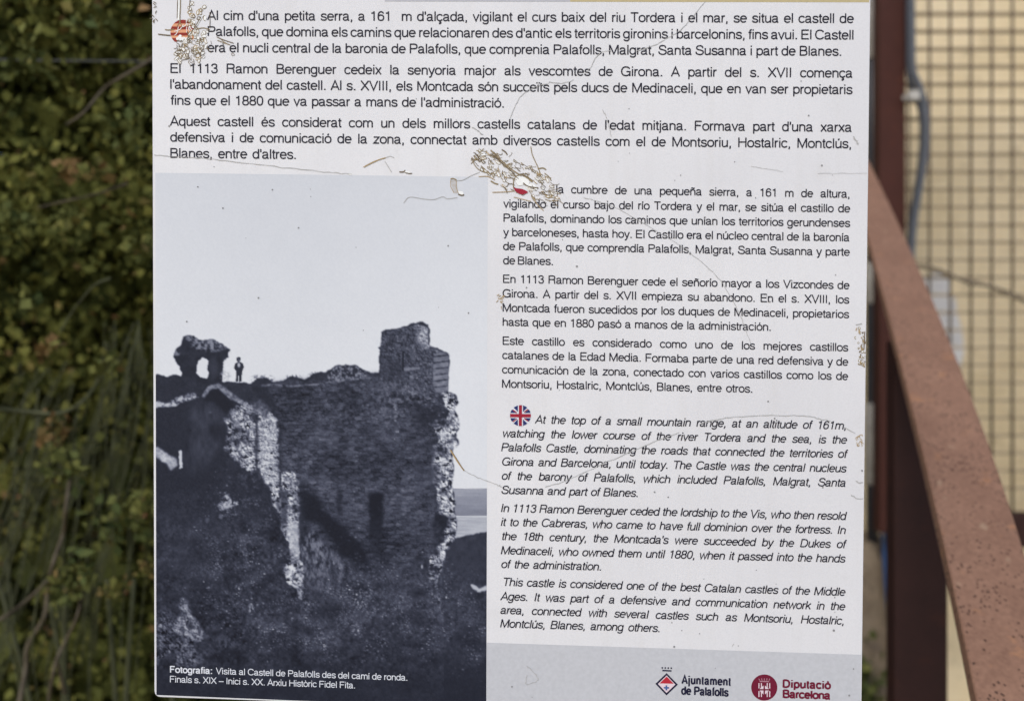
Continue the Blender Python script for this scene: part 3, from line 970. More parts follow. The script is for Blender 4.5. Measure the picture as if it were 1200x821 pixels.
# ---- printed castle photograph: painted as reflectance on a fine grid of points --------------------------------
def castle_print():
    SS = 1.5
    X0, Y0, X1, Y1 = 178, 198, 576, 834
    nx, ny = int((X1 - X0) * SS), int((Y1 - Y0) * SS)
    xs = X0 + (np.arange(nx) + .5) / SS
    ys = Y0 + (np.arange(ny) + .5) / SS
    X, Y = np.meshgrid(xs, ys)
    gr = np.random.default_rng(5)
    def vn(cell, seed, cy=None):
        """value noise with cell size in px, -1..1"""
        cy = cy or cell
        g_ = np.random.default_rng(seed)
        w, h = int((X1 - X0) / cell) + 4, int((Y1 - Y0) / cy) + 4
        t = g_.uniform(-1, 1, (h, w))
        u, v = (X - X0) / cell + 1, (Y - Y0) / cy + 1
        i, j = np.floor(u).astype(int), np.floor(v).astype(int)
        a, b = u - i, v - j
        a, b = a * a * (3 - 2 * a), b * b * (3 - 2 * b)
        return (t[j, i] * (1 - a) + t[j, i + 1] * a) * (1 - b) + (t[j + 1, i] * (1 - a) + t[j + 1, i + 1] * a) * b
    def fbm(cell, seed, n=4, cy=None, gain=.55):
        s, amp, tot = 0, 1, 0
        for k in range(n):
            s = s + amp * vn(max(cell / 2 ** k, .6), seed + k * 17, None if cy is None else max(cy / 2 ** k, .6))
            tot += amp; amp *= gain
        return s / tot
    def cells(cw, ch, seed, jit=.8, stagger=True, warp=1.0):
        """brick-like cellular pattern: id value in -1..1 and distance-to-joint"""
        g_ = np.random.default_rng(seed)
        XX = X + cw * .55 * warp * fbm(7, seed + 21, 3)
        v = (Y - Y0 + 2.0 * vn(40, seed + 3) + ch * .55 * warp * fbm(7, seed + 22, 3)) / ch
        j = np.floor(v).astype(int)
        w, h = int((X1 - X0) / cw) + 8, int((Y1 - Y0) / ch) + 8
        jx = g_.uniform(-jit / 2, jit / 2, (h, w)); jy = g_.uniform(-jit / 2, jit / 2, (h, w)); val = g_.uniform(-1, 1, (h, w))
        d1 = np.full(X.shape, 9.); d2 = np.full(X.shape, 9.); vid = np.zeros(X.shape)
        for dj in (-1, 0, 1):
            jj = np.clip(j + dj + 2, 0, h - 1)
            u = (XX - X0) / cw + (0.5 * (jj % 2) if stagger else 0)
            i = np.floor(u).astype(int)
            for di in (-1, 0, 1):
                ii = np.clip(i + di + 2, 0, w - 1)
                d = np.hypot(u - (ii - 2 + .5 + jx[jj, ii]), v - (jj - 2 + .5 + jy[jj, ii]))
                c1 = d < d1
                d2 = np.where(c1, d1, np.minimum(d2, d)); vid = np.where(c1, val[jj, ii], vid); d1 = np.where(c1, d, d1)
        return vid, d2 - d1
    wob = {}
    def poly(pts, rough=1.2, cell=5, seed=0, soft=.7):
        """soft mask of a polygon with a ragged outline"""
        if cell not in wob:
            wob[cell] = (fbm(cell, 900 + cell, 3), fbm(cell, 950 + cell, 3))
        p = np.array(pts, float)
        x0, x1, y0, y1 = p[:, 0].min() - 8, p[:, 0].max() + 8, p[:, 1].min() - 8, p[:, 1].max() + 8
        m = np.zeros(X.shape)
        a0, a1 = np.searchsorted(xs, [x0, x1]); b0, b1 = np.searchsorted(ys, [y0, y1])
        o = (seed * 37) % 200
        wx, wy = np.roll(wob[cell][0], o, 0)[b0:b1, a0:a1], np.roll(wob[cell][1], o, 1)[b0:b1, a0:a1]
        qx, qy = X[b0:b1, a0:a1] + rough * wx, Y[b0:b1, a0:a1] + rough * wy
        s = np.zeros(qx.shape, bool)
        for k in range(len(p)):
            (ax, ay), (bx, by) = p[k], p[(k + 1) % len(p)]
            if ay == by:
                continue
            s ^= ((ay > qy) != (by > qy)) & (qx < (bx - ax) * (qy - ay) / (by - ay) + ax)
        m[b0:b1, a0:a1] = blur(s.astype(float), soft)
        return m
    def blur(a, s):
        r = max(1, int(round(s * SS)))
        k = np.exp(-0.5 * (np.arange(-2 * r, 2 * r + 1) / max(s * SS, .5)) ** 2); k /= k.sum()
        for ax in (0, 1):
            pad = [(0, 0), (0, 0)]; pad[ax] = (2 * r, 2 * r)
            b = np.pad(a, pad, mode='edge')
            a = sum(kk * (b[i:i + a.shape[0], :] if ax == 0 else b[:, i:i + a.shape[1]]) for i, kk in enumerate(k))
        return a
    def stones(cw, ch, seed, base, amp, gap=.28, holes=.0, rough=1.0):
        """tone of rough masonry: uneven stones lit from the upper right, dark cavities between"""
        v1, e1 = cells(cw, ch, seed, .95, True, 1.6)
        v2, e2 = cells(cw * .52, ch * .6, seed + 50, .95, True, 1.6)
        pick = fbm(8, seed + 70, 2) > .05
        v_, e_ = np.where(pick, v1, v2), np.where(pick, e1, e2)
        h = blur(np.clip(e_ / .6, 0, 1), .5) + .8 * fbm(2.6, seed + 7, 3)
        sh = np.roll(np.roll(h, 1, 0), -1, 1) - np.roll(np.roll(h, -1, 0), 1, 1)
        n_ = fbm(5, seed + 5, 4, 3.4)
        t_ = base + amp * (.38 * v_ + .75 * sh + rough * 1.0 * n_ + .3 * fbm(1.6, seed + 6, 1))
        t_ = t_ * (1 - .45 * np.clip(1 - e_ / gap, 0, 1) * np.clip(.6 + 1.2 * fbm(5, seed + 8, 2), 0, 1))
        if holes:
            c_ = fbm(7, seed + 9, 3, 4.5) + .7 * fbm(2.8, seed + 12, 2)
            t_ = t_ * (1 - .84 * np.clip((c_ - .62 * (1 - holes)) * 3.2, 0, 1))
        return np.clip(t_, .10, .93)
    def blob(cx, cy, rx, ry):
        return np.clip(1 - ((X - cx) / rx) ** 2 - ((Y - cy) / ry) ** 2, 0, 1)
    def lay(T, m, v):
        return T * (1 - m) + m * v
    fine = fbm(1.6, 31, 2); mid = fbm(6, 32, 4); big = fbm(30, 33, 4)
    # sky
    T = 0.905 + 0.05 * np.clip((Y - 205) / 230, 0, 1) - 0.02 * np.exp(-((X - 330) / 120) ** 2) + 0.006 * fine + 0.01 * big
    # distant plain and hill at the right
    plain = (X > 520) & (Y > 572)
    band = 0.66 - 0.10 * np.clip((Y - 573) / 28, 0, 1) + 0.04 * fbm(20, 51, 3, 2.0)
    T = np.where(plain, band, T)
    T = np.where((X > 520) & (Y > 604.5), 0.74 + 0.10 * fbm(26, 52, 3, 2.2), T)
    T = np.where((X > 520) & (np.abs(Y - 604.5) < .8), 0.86, T)
    T = lay(T, poly([(505, 640), (533, 630), (547, 627), (560, 624.5), (576, 622), (576, 834), (505, 834)], 1.0, 4, 1), 0.22 + 0.05 * mid)
    # main dark mass
    sil = [(176, 439), (186, 439.5), (196, 441.5), (204, 439), (212, 440), (222, 436), (231, 441), (244, 443.5), (256, 446), (270, 446.5), (294, 449), (300, 444), (306, 441.5), (313, 443), (321, 448), (330, 446.5), (340, 441), (348, 441.6), (357, 444.5), (365, 438), (372, 436), (380, 437), (387, 432), (393, 428.5), (405, 427), (417, 427.5), (423, 431), (430, 434), (437, 437), (444.5, 437), (445, 406), (449, 402.5), (446.5, 398), (447, 389), (455, 386), (473, 382.5), (483, 379), (495, 376.7), (502.5, 381), (504, 388), (503, 402), (500, 408), (512, 407.5), (520, 411), (526.5, 414), (526, 428), (525, 458), (535, 462), (536, 473), (533, 480), (537, 487), (537, 500), (535, 510), (537, 520), (532, 525), (530, 533), (532, 543), (531, 557), (529, 568), (532, 577), (533, 590), (533, 600), (535, 613), (533, 630), (527, 640), (523, 652), (520, 660), (515, 672), (514, 684), (517, 703), (519, 718), (576, 700), (576, 834), (176, 834)]
    T = lay(T, poly(sil, 1.8, 5, 2, .6), 0.17 + 0.05 * mid + 0.03 * fine)
    # arch ruin on the skyline
    arch_ = [(203, 418), (205, 410), (213, 403), (214.5, 394), (220, 393), (228, 393.5), (232, 398), (237, 398.5), (247, 397), (255, 400), (262, 404), (270.5, 409), (267, 413), (268, 417.5), (263, 422), (261, 428), (261.5, 436), (260, 448), (212, 448), (213, 437), (211, 430), (207, 425)]
    am = poly(arch_, 1.6, 4, 3, .6)
    hole = poly([(237.5, 419), (233, 422), (231, 428), (230, 437), (235, 442), (243, 443.5), (244.5, 437), (243, 430), (244.5, 423), (241, 420)], 1.0, 4, 4, .5)
    T = lay(T, am, 0.15 + 0.06 * mid)
    lit = blob(246, 404, 26, 10) + blob(226, 396, 10, 6) + .6 * blob(207, 414, 5, 6)
    T = lay(T, am * np.clip(lit * 1.5, 0, 1) * np.clip(.45 + 1.6 * fbm(3.5, 61, 3), 0, 1), 0.56)
    T = lay(T, am * blob(250, 431, 7, 14) * .6, 0.28)
    T = lay(T, hole, 0.93)
    T = lay(T, blob(264, 440, 8, 7) * np.clip(.5 + 1.4 * fbm(2.5, 62, 2), 0, 1), 0.7)
    for k_ in range(5):
        cx_ = [303, 312, 344, 371, 409][k_]
        T = lay(T, blob(cx_, 445 - [0, 0, 1, 4, 12][k_], 12, 7) * np.clip(.3 + 2.2 * fbm(2.2, 500 + k_, 2), 0, 1) * .8, .16)
    # little standing man
    for pts, v in (([(276.8, 420.6), (277.6, 418.6), (279.6, 417.8), (281.6, 418.6), (282.2, 420.6), (281.6, 423), (279.6, 424.2), (277.8, 423)], .22), ([(274.3, 431), (275.5, 426), (278.3, 424), (281.5, 424), (284.5, 425.5), (286, 430), (284, 434), (283.2, 447), (280.3, 447), (279.9, 438), (279.1, 447), (276.4, 447), (276.5, 434)], .17)):
        T = lay(T, poly(pts, .3, 2, 6, .35), v)
    T = lay(T, blob(280, 427.5, 2.3, 3.6), .8)
    T = lay(T, blob(279.8, 421.6, 1.6, 1.6) * .7, .42)
    # masonry of the big wall
    wallm = poly([(314, 450), (340, 446), (380, 444), (445, 438), (470, 440), (520, 470), (512, 560), (508, 650), (470, 668), (420, 660), (380, 640), (351, 600), (330, 560), (326, 490)], 2, 8, 7, 2.0)
    vid, edge = cells(8.5, 4.3, 71)
    joint = np.clip(1 - edge / .22, 0, 1)
    vid, edge = cells(9.5, 4.4, 71, .45, True, .5)
    stone = .245 + .055 * vid - .11 * np.clip(1 - edge / .24, 0, 1) * np.clip(.6 + 1.5 * fbm(18, 95, 3), 0, 1) + .14 * fbm(6, 96, 4, 2.4) + .04 * fine + .10 * fbm(34, 97, 3)
    stone += 0.035 * np.exp(-((Y - 560) / 60) ** 2) * (X > 330)
    T = lay(T, wallm, stone)
    up = poly([(314, 450), (380, 443), (430, 440), (445, 440), (470, 470), (440, 500), (330, 500)], 2, 8, 8, 4)
    vid2, edge2 = cells(6, 4.0, 72)
    T = lay(T, up * .7, stone + .10 * fbm(3.2, 408, 3) + .02 * fine - .01)
    # light coping line along the wall top
    cop = np.interp(X, [180, 300, 318, 340, 360, 375, 400, 430, 436], [470, 452, 450.5, 452, 451, 449.5, 446, 442.5, 443])
    T = lay(T, np.exp(-((Y - cop) / 1.5) ** 2) * ((X > 306) & (X < 434)) * np.clip(.5 + 1.3 * fbm(5, 63, 3), 0, 1), .5)
    T = lay(T, poly([(384, 440), (388, 433), (394, 429), (406, 428), (418, 428.5), (430, 436), (430, 442), (400, 447), (384, 449)], 1, 4, 9, .8) * np.clip(.35 + 1.5 * fbm(2.6, 64, 3), 0, 1), .55)
    # tower
    tw = poly([(446, 445), (446, 406), (448, 390), (455, 387), (474, 384), (490, 380), (502, 384), (502, 404), (512, 409), (526, 416), (524, 460), (505, 468), (470, 460)], .8, 4, 10, .8)
    vid3, edge3 = cells(5.5, 4.2, 73)
    T = lay(T, tw, stones(5.4, 4.2, 405, .31, .16, .2, 0, .9) + .05 * mid)
    T = lay(T, blob(460, 440, 18, 30) * tw * .6, .17)
    T = lay(T, tw * poly([(486, 380), (496, 377.5), (504, 383), (505, 402), (501, 408), (494, 405), (489, 398), (490, 388)], 3.5, 6, 11, 1.8), stones(4.4, 3.6, 406, .62, .24, .14, .05))
    T = lay(T, poly([(471.5, 412), (473.2, 412), (473, 435), (471.3, 435)], .3, 3, 12, .4), .10)
    T = lay(T, poly([(473, 431), (492, 430), (492, 433), (473, 434)], .6, 3, 13, .6) * .7, .6)
    q = poly([(508, 414), (519, 412), (526.5, 416), (526, 430), (525, 459), (512, 461), (507, 452)], .8, 4, 14, .7)
    course = (np.abs(((Y + .12 * X) % 7.2) - 3.6) < .9).astype(float)
    T = lay(T, q, .50 + .12 * fbm(6, 66, 3, 3) - .30 * blur(course, .5) * np.clip(.7 + .8 * mid, 0, 1))
    # ivy and broken stone below the tower
    T = lay(T, blob(468, 470, 44, 34) * np.clip(.2 + 1.9 * fbm(3.0, 67, 3), 0, 1) * .75, .50)
    T = lay(T, blob(500, 487, 26, 20) * .75, .13 + .05 * mid)
    # sunlit broken right edge
    strip = poly([(519, 459), (535, 462), (536, 473), (533, 480), (537, 487), (537, 500), (535, 510), (537, 520), (531, 526), (530, 533), (532, 543), (531, 557), (529, 568), (532, 577), (533, 590), (533, 603), (535, 613), (533, 628), (526, 640), (523, 652), (519, 662), (515, 674), (514.5, 686), (518, 704), (517, 716), (511, 714), (511, 690), (503, 680), (504, 664), (502, 650), (512, 640), (520, 634), (523, 618), (526, 606), (506, 600), (508, 594), (514, 590), (512, 574), (508, 566), (506, 550), (507, 536), (509, 524), (514, 514), (507, 505), (503, 495), (520, 490), (527, 484), (522, 474)], 3.4, 5, 15, .7)
    rub = fbm(4.6, 68, 3) + .6 * fbm(2.2, 69, 2)
    T = lay(T, strip * np.clip(.78 + 1.3 * fbm(9, 702, 3) + .02 * (X - 520), 0, 1), stones(5.0, 4.0, 401, .76, .44, .3, .70))
    T = lay(T, blob(517, 612, 14, 12) * .9, .12)
    T = lay(T, blob(506, 565, 6, 60) * .35, .3)
    # doorways
    T = lay(T, poly([(432, 577), (449, 577), (449, 612), (447, 640), (440, 655), (433, 640)], 1.4, 5, 16, 1.4) * np.clip((668 - Y) / 70, 0, 1), .085)
    T = lay(T, poly([(395, 574), (401, 574), (401, 600), (395, 600)], 1.2, 4, 17, 1.6) * .6, .11)
    T = lay(T, poly([(352, 572), (372, 580), (384, 600), (415, 628), (432, 650), (428, 668), (404, 664), (392, 636), (372, 612), (354, 612)], 2, 7, 18, 2.5), .10 + .02 * fine)
    # left ruin: vault, roof stones
    T = lay(T, poly([(181, 478), (210, 472), (228, 465), (240, 452), (252, 450), (268, 462), (276, 478), (264, 500), (262, 530), (250, 570), (181, 580)], 1.5, 6, 19, 1.5), .15 + .025 * fine)
    T = lay(T, poly([(232, 470), (244, 462), (254, 474), (262, 486), (260, 520), (246, 540), (226, 560), (212, 552), (210, 520), (220, 484)], 5, 14, 20, 5.0), .205 + .13 * fbm(10, 74, 4, 18))
    T = lay(T, poly([(238, 470), (246, 456), (254, 455), (264, 462), (272, 470), (274, 478), (264, 484), (258, 476), (250, 470)], 1.2, 5, 21, 1.2), .10)
    T = lay(T, poly([(236, 464), (244, 452), (256, 449), (266, 455), (286, 470), (284, 474), (270, 468), (256, 455), (247, 456), (240, 466)], 1.0, 4, 22, .7), .48 + .25 * fbm(3, 75, 3))
    roof = poly([(181, 470), (196, 472), (206, 466), (222, 460), (232, 461), (232, 466), (216, 471), (204, 476), (181, 478)], 1.4, 4, 23, .7)
    T = lay(T, roof * np.clip(.55 + 1.6 * fbm(4.2, 76, 3), 0, 1), .78)
    T = lay(T, blob(200, 455, 24, 14) * .5, .14)
    # sunlit rubble left of the wall
    rb = poly([(262, 489), (270, 480), (284, 474), (292, 471), (306, 478), (322, 486), (325, 500), (326.5, 540), (327, 600), (322, 596), (317, 574), (307, 556), (303, 548), (296, 552), (288, 550), (280, 541), (272, 535), (264, 528), (266, 508)], 5.0, 5, 24, .9)
    r2 = fbm(5.0, 77, 3, 3.4) + .7 * fbm(2.4, 78, 2)
    T = lay(T, rb * np.clip(.86 + 1.1 * fbm(10, 701, 3), 0, 1), stones(5.4, 3.4, 402, .74, .44, .34, .60))
    T = lay(T, poly([(302, 492), (314, 486), (324, 492), (326, 540), (326, 568), (318, 564), (306, 550), (303, 530)], 1.5, 4, 25, 1.2) * .8, stones(3.4, 2.6, 403, .76, .36, .26, .35))
    T = lay(T, poly([(284, 474), (304, 468), (318, 478), (312, 490), (298, 482)], 2, 4, 26, 1.5) * .7, .38 + .3 * fbm(3, 80, 3))
    T = lay(T, np.exp(-((X - 300.5 - 1.5 * mid) / 2.2) ** 2) * ((Y > 485) & (Y < 548)) * .75, .14)
    T = lay(T, blob(296, 562, 22, 16) * np.clip(.1 + 1.5 * fbm(3, 81, 3), 0, 1) * .7, .42)
    # stone pier
    pier = poly([(329, 554), (336, 551.5), (344, 553), (350, 562), (350, 600), (350.5, 640), (352, 654), (356, 660), (356.5, 684), (355.5, 702), (349, 702), (347, 690), (337, 684), (331, 668), (338, 656), (340, 640), (330, 622), (328.5, 600)], 2.6, 5, 27, .7)
    T = lay(T, pier * np.clip(.88 + 1.0 * fbm(9, 703, 3), 0, 1), stones(7.5, 4.0, 404, .84, .42, .3, .64))
    T = lay(T, poly([(328, 575), (338, 574), (337, 612), (328, 612)], 2, 4, 28, 1.2) * .75, .15)
    T = lay(T, poly([(337, 612), (350, 610), (351, 652), (340, 650)], 1.2, 4, 29, 1.2) * .8, .80 + .15 * fbm(4, 84, 3))
    T = lay(T, blob(368, 684, 15, 15) * np.clip(.2 + 2.2 * fbm(4, 85, 2), 0, 1), .75)
    # white patches at the far left
    T = lay(T, poly([(180, 523), (188, 525), (198, 532), (206, 536), (208, 544), (200, 551), (196, 545), (186, 537), (180, 535)], 1.6, 4, 30, 1.0), .72 + .2 * fbm(3, 86, 3))
    T = lay(T, poly([(209.5, 528), (213, 526.5), (213.8, 548), (210.4, 549)], .5, 3, 31, .5), .84)
    T = lay(T, blob(185, 659, 4.5, 8) * np.clip(.6 + fbm(2, 87, 2), 0, 1), .7)
    T = lay(T, poly([(255, 594), (262, 580), (268, 579), (272, 586), (279, 590), (266, 596), (258, 598)], 2, 3, 32, .8) * np.clip(.6 + 1.2 * fbm(2.5, 88, 2), 0, 1), .72)
    T = lay(T, blob(243, 609, 4, 4), .45); T = lay(T, blob(259, 605, 3, 4), .55)
    # undergrowth: haze of tones, then many small leaf lights
    T = lay(T, np.clip((Y - 590) / 40, 0, 1) * (1 - np.clip(wallm + strip + pier, 0, 1)) * (X < 520) * .8, .205 + .17 * fbm(24, 89, 4) + .17 * fbm(3.6, 99, 3) + .04 * fine)
    mound = poly([(352, 640), (360, 624), (368, 620), (380, 634), (392, 650), (404, 662), (400, 684), (384, 696), (366, 690), (354, 676)], 2, 6, 33, 2)
    T = lay(T, mound * np.clip(.5 + 1.3 * fbm(2.6, 90, 3, 5), 0, 1), .50)
    T = lay(T, np.clip((Y - 655) / 30, 0, 1) * np.clip((790 - Y) / 40, 0, 1) * np.clip((X - 330) / 40, 0, 1) * .5, .25 + .15 * fbm(20, 91, 4) + .20 * fbm(3.0, 100, 3))
    def sprinkle(T, n, cx, cy, sx, sy, lo, hi, seed, r=.8, ymin=0):
        g_ = np.random.default_rng(seed)
        acc_ = np.zeros(X.shape)
        px, py = g_.normal(cx, sx, n), g_.normal(cy, sy, n)
        br = g_.uniform(lo, hi, n) * g_.choice([1, .6, .4, .35], n); rx = r * g_.uniform(.6, 1.5, n); ry = r * g_.uniform(.5, 1.1, n)
        for a, b, t, u, w in zip(px, py, br, rx, ry):
            if not (X0 + 4 < a < 569 and ymin < b < 826):
                continue
            i0, i1 = int((a - 3 - X0) * SS), int((a + 4 - X0) * SS)
            j0, j1 = int((b - 3 - Y0) * SS), int((b + 4 - Y0) * SS)
            i0, j0 = max(i0, 0), max(j0, 0)
            sl = (slice(j0, j1), slice(i0, i1))
            acc_[sl] = np.maximum(acc_[sl], t * np.exp(-((X[sl] - a) / u) ** 2 - ((Y[sl] - b) / w) ** 2))
        return T + acc_ * np.clip(.35 + 1.9 * fbm(15, seed + 300, 3), 0, 1.3) * (1 - T)
    T = sprinkle(T, 1500, 430, 520, 60, 55, .04, .26, 11, 1.5, 452)
    T = sprinkle(T, 500, 480, 470, 26, 18, .1, .5, 12, 1.1, 440)
    gb = np.random.default_rng(77)
    for _ in range(85):                               # separate bushes: lit crowns, dark feet
        cx_, cy_ = gb.uniform(186, 566), gb.uniform(615, 775)
        if (350 < cx_ < 512 and cy_ < 668) or (cx_ > 505 and cy_ < 690):
            continue
        r_ = gb.uniform(7, 19)
        tex = np.clip(.55 + 1.5 * fbm(2.4, 600 + _ % 6, 2), 0, 1)
        T = lay(T, blob(cx_, cy_ + r_ * .5, r_ * 1.1, r_ * .6) * .5, .11)
        T = lay(T, blob(cx_ - 1, cy_ - r_ * .2, r_, r_ * .7) * tex * .55, gb.uniform(.26, .42))
    T = sprinkle(T, 1100, 264, 650, 18, 26, .2, .75, 1, .85)
    T = lay(T, blob(225, 650, 60, 60) * .5, .215 + .06 * fbm(14, 98, 4))
    T = sprinkle(T, 900, 285, 600, 24, 22, .1, .46, 2, .95)
    T = sprinkle(T, 1600, 300, 690, 50, 36, .08, .42, 3, .95)
    T = sprinkle(T, 5200, 400, 722, 62, 30, .12, .62, 4, .9, 645)
    T = sprinkle(T, 1700, 470, 700, 34, 26, .1, .50, 5, .95, 645)
    T = sprinkle(T, 800, 550, 735, 16, 30, .1, .5, 6, .95, 692)
    T = sprinkle(T, 160, 540, 704, 12, 10, .1, .5, 8, .8, 690)
    T = sprinkle(T, 260, 425, 668, 14, 10, .1, .42, 9, .9)
    T = lay(T, blob(480, 758, 90, 46) * .2, .13)
    T = lay(T, poly([(551, 684), (556, 685), (562, 689), (571, 685), (574, 690), (562, 693), (554, 690)], .8, 3, 34, .7), .78)
    T = lay(T, blob(294.5, 713, 4.5, 8) * np.clip(.5 + 1.2 * fbm(2.2, 92, 2), 0, 1), .7)
    T = lay(T, blob(494.5, 663.5, 1.6, 3), .7); T = lay(T, blob(523, 699.5, 1.4, 1.6), .75); T = lay(T, blob(418, 696, 1.3, 1.6), .75)
    # pale rocks in the lower left corner
    rocks = stones(13, 11, 410, .42, .26, .2, .3)
    for pts, v in (([(182, 724), (194, 716), (204, 726), (206, 760), (182, 780)], .24), ([(211, 724), (212, 702), (217, 700), (222, 704), (223, 716), (226, 724), (220, 728)], .47), ([(200, 734), (208, 723), (222, 722), (234, 728), (239, 738), (238, 748), (230, 752), (222, 750), (212, 744)], .42), ([(204, 752), (212, 744), (226, 752), (232, 766), (238, 776), (226, 782), (206, 780)], .29), ([(182, 718), (186, 716), (189, 734), (182, 738)], .36)):
        T = lay(T, poly(pts, 4.0, 8, 35, 1.2), rocks + v - .36)
    T = lay(T, blob(223, 733, 5, 6) * .8, .16); T = lay(T, blob(216.5, 719, 3.5, 4) * .7, .2)
    T = lay(T, blob(234, 738, 2.5, 5) * .6, .2)
    # dark lower margin where the caption sits
    T = lay(T, np.clip((Y - 768) / 34, 0, 1) * .72, .135 + .012 * big)
    T = lay(T, blob(492, 560, 9, 46) * .4, .3 + .1 * fbm(4, 101, 2, 14))
    T += .012 * fine + .008 * gr.normal(size=X.shape)
    T = np.clip(T, 0.02, 1)
    stops = np.array([0, .15, .35, .6, .85, 1.0])
    cr = np.interp(T, stops, [12, 35, 76, 136, 200, 228]); cg = np.interp(T, stops, [13, 38, 79, 139, 202, 229]); cb = np.interp(T, stops, [22, 50, 94, 152, 207, 231])
    img = np.stack([cr, cg, cb], -1) / 255
    img = np.where(img <= .04045, img / 12.92, ((img + .055) / 1.055) ** 2.4) * INK
    # grid of the print: straight edges in the photo
    n_u, n_v = 400, 620
    u = np.linspace(0, 1, n_u + 1); v = np.linspace(0, 1, n_v + 1)
    U, V = np.meshgrid(u, v)
    tl, tr_, br_, bl = np.array((182.0, 202.5)), np.array((571.6, 207.5)), np.array((569.9, 829.0)), np.array((183.4, 813.6))
    Q = (tl[None, None] * ((1 - U) * (1 - V))[..., None] + tr_ * (U * (1 - V))[..., None] + br_ * (U * V)[..., None] + bl * ((1 - U) * V)[..., None])
    qx, qy = Q[..., 0], Q[..., 1]
    fx, fy = np.clip((qx - X0) * SS - .5, 0, nx - 2), np.clip((qy - Y0) * SS - .5, 0, ny - 2)
    i, j = fx.astype(int), fy.astype(int)
    a, b = (fx - i)[..., None], (fy - j)[..., None]
    c = (img[j, i] * (1 - a) + img[j, i + 1] * a) * (1 - b) + (img[j + 1, i] * (1 - a) + img[j + 1, i + 1] * a) * b
    uu, vv = (qx - CX) / F, -(qy - CY) / F
    d = PY0 / (1 - KX * uu - KZ * vv)
    pos = np.stack([uu * d, d, EYE + vv * d], -1) + np.array(PN) * 0.00010
    me = bpy.data.meshes.new('photograph')
    nvt = pos.shape[0] * pos.shape[1]
    me.vertices.add(nvt); me.vertices.foreach_set('co', pos.reshape(-1))
    jj, ii = np.meshgrid(np.arange(n_v), np.arange(n_u), indexing='ij')
    k = (jj * (n_u + 1) + ii).ravel()
    quads = np.stack([k, k + n_u + 1, k + n_u + 2, k + 1], 1).astype(np.int32)
    me.loops.add(quads.size); me.loops.foreach_set('vertex_index', quads.ravel())
    me.polygons.add(len(quads))
    me.polygons.foreach_set('loop_start', np.arange(0, quads.size, 4, dtype=np.int32))
    me.polygons.foreach_set('loop_total', np.full(len(quads), 4, np.int32))
    me.update(calc_edges=True)
    at = me.color_attributes.new('print', 'FLOAT_COLOR', 'POINT')
    at.data.foreach_set('color', np.concatenate([c.reshape(-1, 3), np.ones((nvt, 1))], 1).astype(np.float32).ravel())
    m, nt, bs = new_mat('duotone_photo_print')
    an = nnode(nt, 'ShaderNodeAttribute', attribute_name='print')
    nt.links.new(an.outputs['Color'], bs.inputs['Base Color'])
    bs.inputs['Roughness'].default_value = 0.45
    bs.inputs['Specular IOR Level'].default_value = 0.15
    me.materials.append(m)
    ob = bpy.data.objects.new('photograph', me)
    COL.objects.link(ob)
    put_under(ob, PANEL)
    ob['label'] = 'old blue-black photograph of ruined castle walls under a pale sky'
    cap = Ink(0.00022)
    set_line(cap, 'Fotografia:', 199.3, 787.2, 248.6, 788.9, 10.4, 13.5, 0, -1, 'letters')
    set_line(cap, 'Visita al Castell de Palafolls des del cam\u00ed de ronda.', 253.0, 789.0, 477.3, 796.8, 10.4, 9.0, 0, -1, 'letters')
    set_line(cap, 'Finals s. XIX \u2013 Inici s. XX. Arxiu Hist\u00f2ric Fidel Fita.', 199.3, 798.6, 416.0, 805.9, 10.4, 9.0, 0, -1, 'letters')
    cap.build('caption', M_white_ink, ob)
castle_print()

# ---- header strip, footer band, emblems ------------------------------------------------------------------------
def circle(cx, cy, r, n=40):
    return [(cx + r * math.cos(2 * math.pi * k / n), cy + r * math.sin(2 * math.pi * k / n)) for k in range(n)]

def clip_circle(pts, cx, cy, r):
    """clip a convex polygon to a circle (approximated by its 40-gon)"""
    c = circle(cx, cy, r)
    out = [tuple(p) for p in pts]
    for i in range(len(c)):
        (ax, ay), (bx, by) = c[i], c[(i + 1) % len(c)]
        ins = lambda p: (bx - ax) * (p[1] - ay) - (by - ay) * (p[0] - ax) >= -1e-9
        res = []
        for k in range(len(out)):
            p, q = out[k], out[(k + 1) % len(out)]
            ip, iq = ins(p), ins(q)
            if ip:
                res.append(p)
            if ip != iq:
                d0 = (bx - ax) * (p[1] - ay) - (by - ay) * (p[0] - ax)
                d1 = (bx - ax) * (q[1] - ay) - (by - ay) * (q[0] - ax)
                t = d0 / (d0 - d1)
                res.append((p[0] + (q[0] - p[0]) * t, p[1] + (q[1] - p[1]) * t))
        out = res
        if not out:
            return []
    return out

